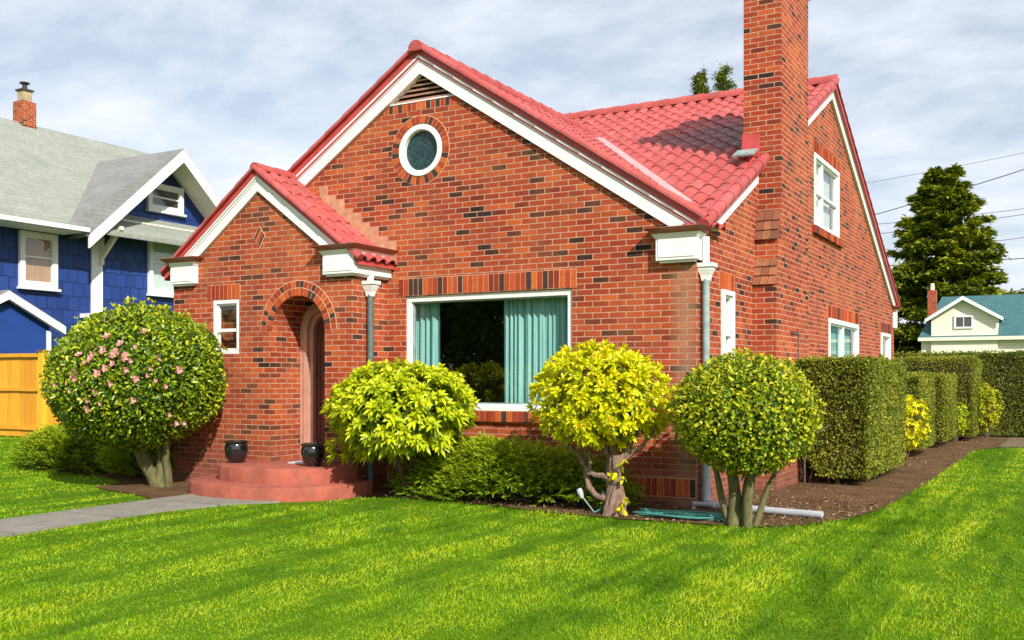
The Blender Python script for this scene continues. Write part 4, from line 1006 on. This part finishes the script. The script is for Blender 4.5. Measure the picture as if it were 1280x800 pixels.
for z0, z1, d in ((1.94, 2.02, 2.94), (1.20, 1.27, 2.955), (.36, .45, 2.96)):
    b = MB(); b.val = .35
    xs_ = np.linspace(-18.2, -7.65, 12)
    for a0, a1 in zip(xs_[:-1], xs_[1:]):
        o0 = .19 - float(gz((a0 + a1) / 2, 3)); b.box(a0, a1 - .002, d, 2.998, z0 - o0, z1 - o0)
    b.build('rail', M['cedar'], fen)
b = MB()
for k, xp in enumerate((-18.05, -15.62, -13.2, -10.8, -8.4)):
    b = MB(); b.val = .85; o0 = .19 - float(gz(xp, 3)); b.box(xp - .07, xp + .07, 2.90, 3.04, float(gz(xp, 3)) - .05, 2.05 - o0); p = b.build('post', M['cedar'], fen)
    b = MB(); b.box(xp - .09, xp + .09, 2.88, 3.06, 2.05 - o0, 2.085 - o0); b.build('post_cap', M['cap'], p)

# ------------------------------------------------------------------ blue house
def shingle(name, c0, c1, row, bw, mort, dark, rough=.6, horiz='XY', bump=.8, noise_c=None):
    t = NT(name); tc = t.new('ShaderNodeTexCoord'); sp = t.new('ShaderNodeSeparateXYZ'); t.L(tc.outputs['Object'], sp.inputs[0])
    u = t.math('ADD', sp.outputs['X'], sp.outputs['Y']) if horiz == 'XY' else sp.outputs[horiz]
    nz = t.noise(tc.outputs['Object'], 2.2, 3); z = t.math('ADD', sp.outputs['Z'], t.math('MULTIPLY', t.math('SUBTRACT', nz, .5), row * .35))
    cb = t.new('ShaderNodeCombineXYZ'); t.L(u, cb.inputs[0]); t.L(z, cb.inputs[1])
    br = t.new('ShaderNodeTexBrick', Scale=1.0); br.inputs['Color1'].default_value = (0, 0, 0, 1); br.inputs['Color2'].default_value = (1, 1, 1, 1)
    br.inputs['Brick Width'].default_value = bw; br.inputs['Row Height'].default_value = row; br.inputs['Mortar Size'].default_value = mort; br.inputs['Mortar Smooth'].default_value = .4
    t.L(cb.outputs[0], br.inputs['Vector'])
    c = t.ramp(br.outputs['Color'], [(0, c0), (1, c1)])
    if noise_c: c = t.mix(t.ramp(t.noise(tc.outputs['Object'], 1.1, 6, .7), [(.4, (0, 0, 0)), (.7, (.7, .7, .7))]), c, noise_c)
    c = t.mix(br.outputs['Fac'], c, dark); t.base(c); t.set(Roughness=rough)
    t.bump(t.math('SUBTRACT', t.math('MULTIPLY', nz, .2), br.outputs['Fac']), bump, .02); return t.m
M['blue'] = shingle('blue_shingles', (.006, .030, .155), (.011, .047, .225), .36, .30, .012, (.003, .011, .06))
def asphalt(name, c0, c1, stain, sx=1.0):
    t = NT(name); v = t.coord(); a = t.noise(v, 9, 6, .8); g = t.noise(t.coord('Object', (.5, .5, 1.6)), 1.6, 6, .75)
    c = t.ramp(a, [(.32, c0), (.68, c1)]); c = t.mix(t.ramp(g, [(.42, (0, 0, 0)), (.75, (.75, .75, .75))]), c, stain)
    tc = t.new('ShaderNodeTexCoord'); sp = t.new('ShaderNodeSeparateXYZ'); t.L(tc.outputs['Object'], sp.inputs[0])
    row = t.math('FRACT', t.math('ADD', t.math('MULTIPLY', sp.outputs['Z'], 9.0), t.math('MULTIPLY', a, .5)))
    c = t.mix(t.ramp(row, [(0, (.45, .45, .45)), (.25, (0, 0, 0))]), c, tuple(x * .6 for x in c0)); t.base(c); t.set(Roughness=.95); t.bump(a, .5, .02); return t.m
M['asph'] = asphalt('grey_green_asphalt_shingle', (.20, .215, .185), (.34, .36, .315), (.17, .195, .145))
M['asph2'] = asphalt('grey_asphalt_shingle', (.13, .135, .13), (.24, .24, .235), (.29, .29, .27))
BX = -19.0
BSX = lambda u, d, z: (BX + d, u, z)
bh = thing('blue_house', 'dark blue shingled house with white trim, grey roof and cross gable', 'house', (-23, 7, .19))
def bwall(poly, d0, d1): 
    w = MB(BSX); w.prism(poly, d0, d1); return w.build('wall', M['blue'], bh)
ws = bwall([(.8, 0), (12.6, 0), (12.6, 5.35), (11.9, 5.35), (9.07, 7.7), (6.85, 5.8), (6.5, 5.35), (.8, 5.35)], -.3, 0)
w = MB(); w.box(-27.3, BX - .301, .8, 1.1, 0, 5.3); w.box(-27.3, BX - .301, 12.3, 12.6, 0, 5.3); w.box(-27.3, -27, 1.1, 12.3, 0, 5.3); w.build('wall', M['blue'], bh)
RS = .735; rz = lambda x: 5.30 + RS * (-18.1 - x)
w = MB(); RXr = -23.0
slab(w, [(-18.1, .2, rz(-18.1)), (-18.1, 13.0, rz(-18.1)), (RXr, 13.0, rz(RXr)), (RXr, .2, rz(RXr))], .12)
slab(w, [(-27.9, 13.0, rz(-18.1)), (-27.9, .2, rz(-18.1)), (RXr, .2, rz(RXr)), (RXr, 13.0, rz(RXr))], .12)
broof = w.build('roof', M['asph'], bh)
GY, GZ, GS = 9.07, 7.89, .90
w = MB(); gz2 = lambda y: GZ - GS * abs(y - GY)
xm = lambda z: -18.1 - (z - 5.30) / RS
slab(w, [(-18.05, GY, GZ), (-22.2, GY, GZ), (-18.13, 5.50, rz(-18.13) + .015)], .08); slab(w, [(-18.05, GY, GZ), (-18.13, 5.50, rz(-18.13) + .015), (-18.05, 6.0, gz2(6.0))], .08)
slab(w, [(-18.05, GY, GZ), (-18.05, 12.14, gz2(12.14)), (xm(gz2(12.14)) - .6, 12.14, gz2(12.14)), (-22.2, GY, GZ)], .10)
w.build('cross_gable', M['asph2'], broof)
w = MB(); 
for s_ in (1, -1):
    e = 6.0 if s_ > 0 else 12.14
    w._add([(-18.03, GY, GZ - .03), (-18.03, e, gz2(e) - .03), (-18.03, e, gz2(e) - .36), (-18.03, GY, GZ - .38), (-18.09, GY, GZ - .03), (-18.09, e, gz2(e) - .03), (-18.09, e, gz2(e) - .36), (-18.09, GY, GZ - .38)], [(0, 1, 2, 3), (7, 6, 5, 4), (0, 4, 5, 1), (1, 5, 6, 2), (2, 6, 7, 3), (3, 7, 4, 0)])
w.build('rake_board', M['white'], broof)
w = MB()
for e in (6.1, 12.05): w._add([(-18.1, GY, GZ - .14), (-18.1, e, gz2(e) - .14), (-19.0, e, gz2(e) - .14), (-19.0, GY, GZ - .14)], [(0, 1, 2, 3)])
w.build('soffit', M['cream'], broof)
w = MB(); w.box(-18.12, -17.98, .2, 5.98, 5.16, 5.27); w.box(-18.9, -18.12, .2, 5.9, 5.145, 5.16); w.build('gutter', M['white'], broof)
w = MB(BSX); w.box(6.78, 7.12, .002, .05, 3.18, 5.55); w.build('corner_board', M['white'], bh)
w = MB(BSX); w.box(7.12, 12.1, .002, .08, 5.52, 5.72); w.box(7.12, 12.1, .002, .35, 5.72, 5.76); w.build('belt_course', M['cream'], bh)
w = MB(BSX); w.obox((7.05, .45, 5.05), (.045, 0, 0), (0, .34, .34), (0, -.05, .05)); w.box(7.0, 7.1, .05, .14, 4.5, 5.4); w.box(7.0, 7.1, .05, .9, 5.36, 5.46); w.build('bracket', M['cream'], bh)
def bwin(u0, u1, z0, z1, rail, blind, trim=.13, name='window'):
    o = sash_window(BSX, u0, u1, z0, z1, base=.10, rail=rail, w=trim, blind=None, parent=bh, depth=.10, recess=.02, name=name)
    b_ = MB(BSX); b_.box(u0 - .05, u1 + .05, .02, .16, z0 - .06, z0); b_.build('sill', M['white'], o)
    b_ = MB(BSX); b_.box(u0 + .1, u1 - .1, .004, .008, z0 + .1, z1 - .1); b_.build('blind' if blind else 'backing', M[blind or 'darkint'], o); return o
bwin(4.70, 5.74, 3.74, 5.12, 4.50, 'wblind'); bwin(8.63, 9.80, 3.85, 5.52, 4.75, 'blind'); bwin(8.60, 9.86, 6.22, 6.98, 6.60, None)
bwin(6.55, 8.0, 1.6, 3.05, None, None)
w = MB(BSX); w.box(6.45, 8.1, .0, .35, 3.06, 3.17); w.build('window_hood', M['white'], bh)
# small gabled projection above the fence
w = MB(); PYc = 3.62
w._add([(-17.95, 2.45, .1), (-17.95, 4.80, .1), (-17.95, 4.80, 2.75), (-17.95, PYc, 3.36), (-17.95, 2.45, 2.75), (-18.99, 2.45, .1), (-18.99, 4.80, .1), (-18.99, 4.80, 2.75), (-18.99, PYc, 3.36), (-18.99, 2.45, 2.75)], [(0, 1, 2, 3, 4), (5, 9, 8, 7, 6), (0, 5, 6, 1), (1, 6, 7, 2), (4, 3, 8, 9), (3, 2, 7, 8), (0, 4, 9, 5)])
bp = w.build('side_porch', flat('blue_paint', (.008, .045, .22), .6, .1, 3), bh)
w = MB(); slab(w, [(-17.75, PYc, 3.52), (-17.75, 5.1, 2.76), (-18.99, 5.1, 2.76), (-18.99, PYc, 3.52)], .03); slab(w, [(-17.75, PYc, 3.52), (-18.99, PYc, 3.52), (-18.99, 2.14, 2.76), (-17.75, 2.14, 2.76)], .03); w.build('porch_roof', M['asph2'], bp)
w = MB(); 
for e in (5.1, 2.14): w._add([(-17.73, PYc, 3.49), (-17.73, e, 2.73), (-17.73, e, 2.54), (-17.73, PYc, 3.30), (-17.85, PYc, 3.49), (-17.85, e, 2.73), (-17.85, e, 2.54), (-17.85, PYc, 3.30)], [(0, 1, 2, 3), (7, 6, 5, 4), (0, 4, 5, 1), (1, 5, 6, 2), (2, 6, 7, 3), (3, 7, 4, 0)])
w.box(-18.05, -17.93, 4.72, 4.84, .1, 2.62); w.build('trim', M['white'], bp)
# its chimney
w = MB(); w.box(-23.22, -22.78, 7.42, 7.86, 8.3, 9.50); bc = w.build('chimney', M['brick'], bh)
w = MB(); w.box(-23.14, -22.86, 7.50, 7.78, 9.50, 9.82); w.build('flue', flat('tan_clay_flue', (.36, .29, .17), .8, .25, 6), bc); w = MB(); w.box(-23.18, -22.82, 7.46, 7.82, 9.82, 9.87); w.lathe([(.07, 0), (.07, .16), (.14, .18), (.14, .21), (.0, .25)], (-23.0, 7.64, 9.87), 12); w.build('chimney_pot', M['darkint'], bc)

# ------------------------------------------------------------------ white house with teal roof, far right
wh = thing('cream_house', 'distant cream clapboard house with teal roof, gabled dormer and brick chimney', 'house', (0, 66, 0))
kx = lambda x: 3.767 + (x - 3.767) * 1.167
kz = lambda z: 1.45 + (z - 1.45) * 1.167
def clap():
    t = NT('cream_clapboard'); tc = t.new('ShaderNodeTexCoord'); sp = t.new('ShaderNodeSeparateXYZ'); t.L(tc.outputs['Object'], sp.inputs[0])
    fr = t.math('FRACT', t.math('MULTIPLY', sp.outputs['Z'], 5.0)); c = t.ramp(fr, [(.0, (.45, .42, .33)), (.15, (.76, .72, .60)), (1, (.78, .74, .62))]); t.base(c); t.set(Roughness=.6); t.bump(fr, .6, .02); return t.m
M['clap'] = clap(); M['teal'] = shingle('teal_shingles', (.03, .105, .115), (.045, .14, .15), .2, .4, .012, (.02, .07, .08), .85, 'X', .3, (.07, .16, .16))
w = MB(); w.box(kx(-4.85), 14, 66.3, 75, 0, kz(3.95)); w.build('wall', M['clap'], wh)
w = MB(); zr = kz(6.75); ze = kz(3.98)
slab(w, [(kx(-4.98), 65.8, ze), (14.4, 65.8, ze), (14.4, 70.6, zr), (kx(-4.08), 70.6, zr)], .1); slab(w, [(kx(-4.08), 70.6, zr), (14.4, 70.6, zr), (14.4, 75.5, ze), (kx(-4.98), 75.5, ze)], .1); slab(w, [(kx(-4.98), 75.5, ze), (kx(-4.98), 65.8, ze), (kx(-4.08), 70.6, zr)], .1)
wr = w.build('roof', M['teal'], wh)
w = MB(); w.box(kx(-4.98), 14.4, 65.72, 65.82, ze - .22, ze + .02); w.build('gutter', M['cream'], wr)
DX0, DX1, DXc = kx(-4.25), kx(-.60), kx(-2.46); dze = kz(5.25); dzp = kz(6.42)
w = MB(); w.prism([(DX0, 1.2), (DX1, 1.2), (DX1, dze), (DXc, dzp - .15), (DX0, dze)], 66.0, 70.4); dm = w.build('dormer', M['clap'], wh)
w = MB(); sl = (dzp - dze) / (DXc - DX0); 
slab(w, [(DXc, 65.6, dzp), (DX1 + .35, 65.6, dze - .16), (DX1 + .35, 70.4, dze - .16), (DXc, 70.4, dzp)], .06); slab(w, [(DXc, 65.6, dzp), (DXc, 70.4, dzp), (DX0 - .35, 70.4, dze - .16), (DX0 - .35, 65.6, dze - .16)], .06); w.build('dormer_roof', M['teal'], dm)
w = MB()
for e in (DX0 - .38, DX1 + .38): w.prism([(DXc, dzp + .02), (e, dze - .17), (e, dze - .42), (DXc, dzp - .25)], 65.5, 65.62)
w.build('rake_board', M['white'], dm)
WX = lambda u, d, z: (u, 66.0 - d, z)
o = sash_window(WX, kx(-2.97), kx(-1.92), kz(4.5), kz(5.28), base=.08, bars=((kx(-2.97) + kx(-1.92)) / 2,), w=.1, parent=wh, depth=.06, recess=.0); b_ = MB(WX); b_.box(kx(-2.97) + .05, kx(-1.92) - .05, .003, .008, kz(4.5) + .05, kz(5.28) - .05); b_.build('backing', M['darkint'], o)
w = MB(); w.box(kx(-4.62), kx(-4.14), 67.5, 68.2, 3, kz(7.0)); c_ = w.build('chimney', M['brick'], wh); w = MB(); w.lathe([(.16, 0), (.13, .5), (.0, .5)], (kx(-4.38), 67.85, kz(7.0)), 10); w.build('chimney_pot', M['cream'], c_)

# ------------------------------------------------------------------ trees
def conifer(root, x, y, h, rmax, seed, tops=2, limbs=150, z0=1.0, rmin=.08, per=34, nlen=.34):
    r = np.random.default_rng(seed); b = MB(); Lv = Leaves()
    tp = [(x + (k - (tops - 1) / 2) * h * .075, y + .2 * k, h * (1 - .03 * k)) for k in range(tops)]
    for t_ in tp: branch(b, (x + (t_[0] - x) * .3, y, -.2), t_, h * .022, .03, .01, 10, 8)
    for i in range(limbs):
        t = (i + r.random()) / limbs; zz = z0 + (h - z0) * t; top = tp[i % tops]
        R_ = rmax * (1 - t) ** .85 * r.uniform(.62, 1.12) + rmin; 
        if t < .25: R_ *= .75 + t
        a = r.uniform(0, 2 * PI); ox = x + (top[0] - x) * (.3 + .7 * t); d = np.array([math.cos(a), math.sin(a), 0])
        p0 = np.array([ox, y, zz]); sag = -.12 * R_; up = .10 * R_
        if i % 2 == 0 or t > .6: b.tube([tuple(p0), tuple(p0 + d * R_ * .5 + [0, 0, sag]), tuple(p0 + d * R_ * .95 + [0, 0, sag + up])], [.05 * (1 - t) + .02, .03 * (1 - t) + .012, .008], 5)
        n = int(per * (.35 + R_ / rmax)); s = np.sqrt(r.uniform(.06, 1, n)); P = p0 + d * (R_ * s)[:, None] + np.array([0, 0, 1.]) * (sag * np.sin(s * PI * .6) * 1.1 + up * s * s)[:, None]
        side = np.array([-d[1], d[0], 0]); P = P + side * (r.normal(0, .16, n) * R_ * (1.15 - s * .7))[:, None] + r.normal(0, .07, (n, 3)) * [1, 1, .8]
        D = np.tile(d, (n, 1)) * .8 + side * r.normal(0, .7, (n, 1)) + [0, 0, .12] + r.normal(0, .15, (n, 3))
        v = np.clip(.42 + .22 * s + r.normal(0, .15, n) + .15 * math.sin(i * 1.7), 0, 1)
        for q in range(6):
            Dq = norm(D) + r.normal(0, .5, (n, 3)) * [1, 1, .45]; Lv.add(P + r.normal(0, .08, (n, 3)), Dq, np.tile([0, 0, 1.], (n, 1)) + r.normal(0, .5, (n, 3)), nlen * r.uniform(.6, 1.2, n), nlen * .34, np.clip(v + r.normal(0, .1, n), 0, 1), 'diamond', .12, .2)
    b.build('trunk', M['bark3'], root, smooth=60); Lv.build('crown', M['conifer'], root)
t = thing('conifer_tree', 'tall dark green conifer with two ragged tops rising behind the cream house', 'tree', (-7.3, 80, 0)); conifer(t, -6.3, 80, 18.9, 9.6, 81, 2, 330, 1.0, per=72, nlen=.60)
t = thing('conifer_tree', 'conifer of which only two small tips show above the red roof ridge', 'tree', (-10.0, 30, 0)); conifer(t, -9.75, 30, 14.4, 2.2, 83, 2, 260, 3, per=40, nlen=.17)
# broadleaf trees across the street, seen only as reflections in the picture window
M['street'] = leafmat('street_tree_leaf', [(0, (.05, .12, .02)), (.5, (.16, .28, .03)), (1, (.34, .44, .06))], .5, .5, .2)
def street_tree(root, x, y, h, rad, seed):
    r = np.random.default_rng(seed); b = MB(); pts = branch(b, (x, y, -.1), (x, y, h * .55), .2, .12, .03)
    for k in range(9): a = r.uniform(0, 6.28); branch(b, (x, y, h * r.uniform(.3, .5)), (x + rad * .7 * math.cos(a), y + rad * .7 * math.sin(a), h * r.uniform(.6, .9)), .08, .02, .1)
    b.build('trunk', M['bark3'], root); P, N = ball_points(13000, (x, y, h * .58), (rad, rad, h * .45), seed, .55, .2); Lv = Leaves()
    Lv.add(P, N + r.normal(0, .8, P.shape), N + r.normal(0, .6, P.shape) + [0, 0, .4],   .36, .2, np.clip(r.normal(.65, .2, len(P)), 0, 1), 'oval', .1); Lv.build('crown', M['street'], root)
for k, (x, y, h, rd) in enumerate(((-12, -27, 7.5, 3.2), (-18, -29, 8.5, 3.6), (-24.5, -27, 8, 3.4))):
    t = thing('street_tree', ('broad leafy tree across the street mirrored in the picture window', 'tallest leafy tree across the street opposite the house', 'leafy tree across the street farthest along the kerb')[k], 'tree', (x, y, 0), 'trees across the street'); street_tree(t, x, y, h, rd, 90 + k)

# ------------------------------------------------------------------ overhead cables
M['cable'] = flat('black_cable', (.09, .095, .11), .6)
cab = [((-11.386, 18.519), (-.349, 19.699), .018, 'faint uppermost overhead cable crossing above the conifer'), ((-11.5, 15.7), (-.349, 18.347), .04, 'second overhead cable from the top, rising steeply to the right'), ((-3.87, 15.026), (-.349, 15.192), .025, 'upper cable of the close middle pair right of the conifer'), ((-3.571, 14.476), (-.349, 14.741), .025, 'lower cable of the close middle pair right of the conifer'), ((-2.68, 12.709), (-.349, 12.874), .025, 'single overhead cable between the middle pair and the lowest one'), ((-2.091, 11.172), (-.349, 11.199), .04, 'lowest overhead cable just above the teal roof')]
for (x0, z0), (x1, z1), r_, lab in cab:
    k_ = (84 + 10.853) / (80 + 10.853); f_ = lambda x: 3.767 + (x - 3.767) * k_; g_ = lambda z: 1.45 + (z - 1.45) * k_
    sl = (z1 - z0) / (x1 - x0); b = MB(); pts = []
    for q in range(21):
        x = -40 + 75 * q / 20; pts.append((f_(x), 84, g_(z0 + sl * (x - x0) + .0016 * (x - x0) * (x - x1))))
    b.tube(pts, r_ * 1.1, 5); o = b.build('overhead_cable', M['cable']); tag(o, lab, 'cable', 'overhead cables')

# ------------------------------------------------------------------ light, sky, camera
AZ, EL = R(52), R(34)                                  # sun to the front right of the house
sv = Vector((math.sin(AZ) * math.cos(EL), -math.cos(AZ) * math.cos(EL), math.sin(EL)))
sl = bpy.data.lights.new('sun', 'SUN'); sl.energy = 5.0; sl.angle = R(.6); sl.color = (1, .95, .87)
so = bpy.data.objects.new('sun', sl); COL.objects.link(so); so.rotation_euler = sv.to_track_quat('Z', 'Y').to_euler(); so.location = (10, -15, 20)
W = bpy.data.worlds.new('World'); S.world = W; W.use_nodes = True; n = W.node_tree.nodes; l = W.node_tree.links; bg = n['Background']
sky = n.new('ShaderNodeTexSky'); sky.sky_type = 'NISHITA'; sky.sun_disc = False; sky.sun_elevation = EL; sky.sun_rotation = math.atan2(sv.x, sv.y); sky.dust_density = 1.5
tc = n.new('ShaderNodeTexCoord'); sp = n.new('ShaderNodeSeparateXYZ'); l.new(tc.outputs['Generated'], sp.inputs[0])
def mth(op, a, b_):
    m_ = n.new('ShaderNodeMath'); m_.operation = op
    for i_, x in enumerate((a, b_)):
        if isinstance(x, (int, float)): m_.inputs[i_].default_value = x
        else: l.new(x, m_.inputs[i_])
    return m_.outputs[0]
zc = mth('ADD', mth('MAXIMUM', sp.outputs['Z'], 0.0), .22); cb = n.new('ShaderNodeCombineXYZ'); l.new(mth('DIVIDE', sp.outputs['X'], zc), cb.inputs[0]); l.new(mth('DIVIDE', sp.outputs['Y'], zc), cb.inputs[1])
mp = n.new('ShaderNodeMapping'); mp.inputs['Scale'].default_value = (.9, 1.25, 1); mp.inputs['Rotation'].default_value = (0, 0, .35); l.new(cb.outputs[0], mp.inputs[0])
nz = n.new('ShaderNodeTexNoise'); nz.inputs['Scale'].default_value = 2.1; nz.inputs['Detail'].default_value = 8; nz.inputs['Roughness'].default_value = .6; nz.inputs['Distortion'].default_value = .12; l.new(mp.outputs[0], nz.inputs['Vector'])
rp = n.new('ShaderNodeValToRGB'); rp.color_ramp.elements[0].position = .40; rp.color_ramp.elements[0].color = (.42, .42, .42, 1); rp.color_ramp.elements[1].position = .64; rp.color_ramp.elements[1].color = (.97, .97, .97, 1); l.new(nz.outputs['Fac'], rp.inputs[0])
mx = n.new('ShaderNodeMix'); mx.data_type = 'RGBA'; l.new(rp.outputs[0], mx.inputs['Factor']); l.new(sky.outputs[0], mx.inputs['A']); mx.inputs['B'].default_value = (7.5, 7.9, 8.6, 1)
l.new(mx.outputs['Result'], bg.inputs['Color']); bg.inputs['Strength'].default_value = .1
cd = bpy.data.cameras.new('camera'); co = bpy.data.objects.new('camera', cd); COL.objects.link(co); S.camera = co
co.location = CAMP; co.rotation_euler = (R(90), 0, YAW)
cd.sensor_width = 36; cd.lens = 36 * 1259 / 1280; cd.shift_y = (474.4 - 400) / 1280; cd.clip_end = 2000; cd.clip_start = .05
S.render.resolution_x = 1024; S.render.resolution_y = 640
S.view_settings.view_transform = 'Standard'; S.view_settings.look = 'None'; S.view_settings.exposure = .36; S.view_settings.gamma = 1
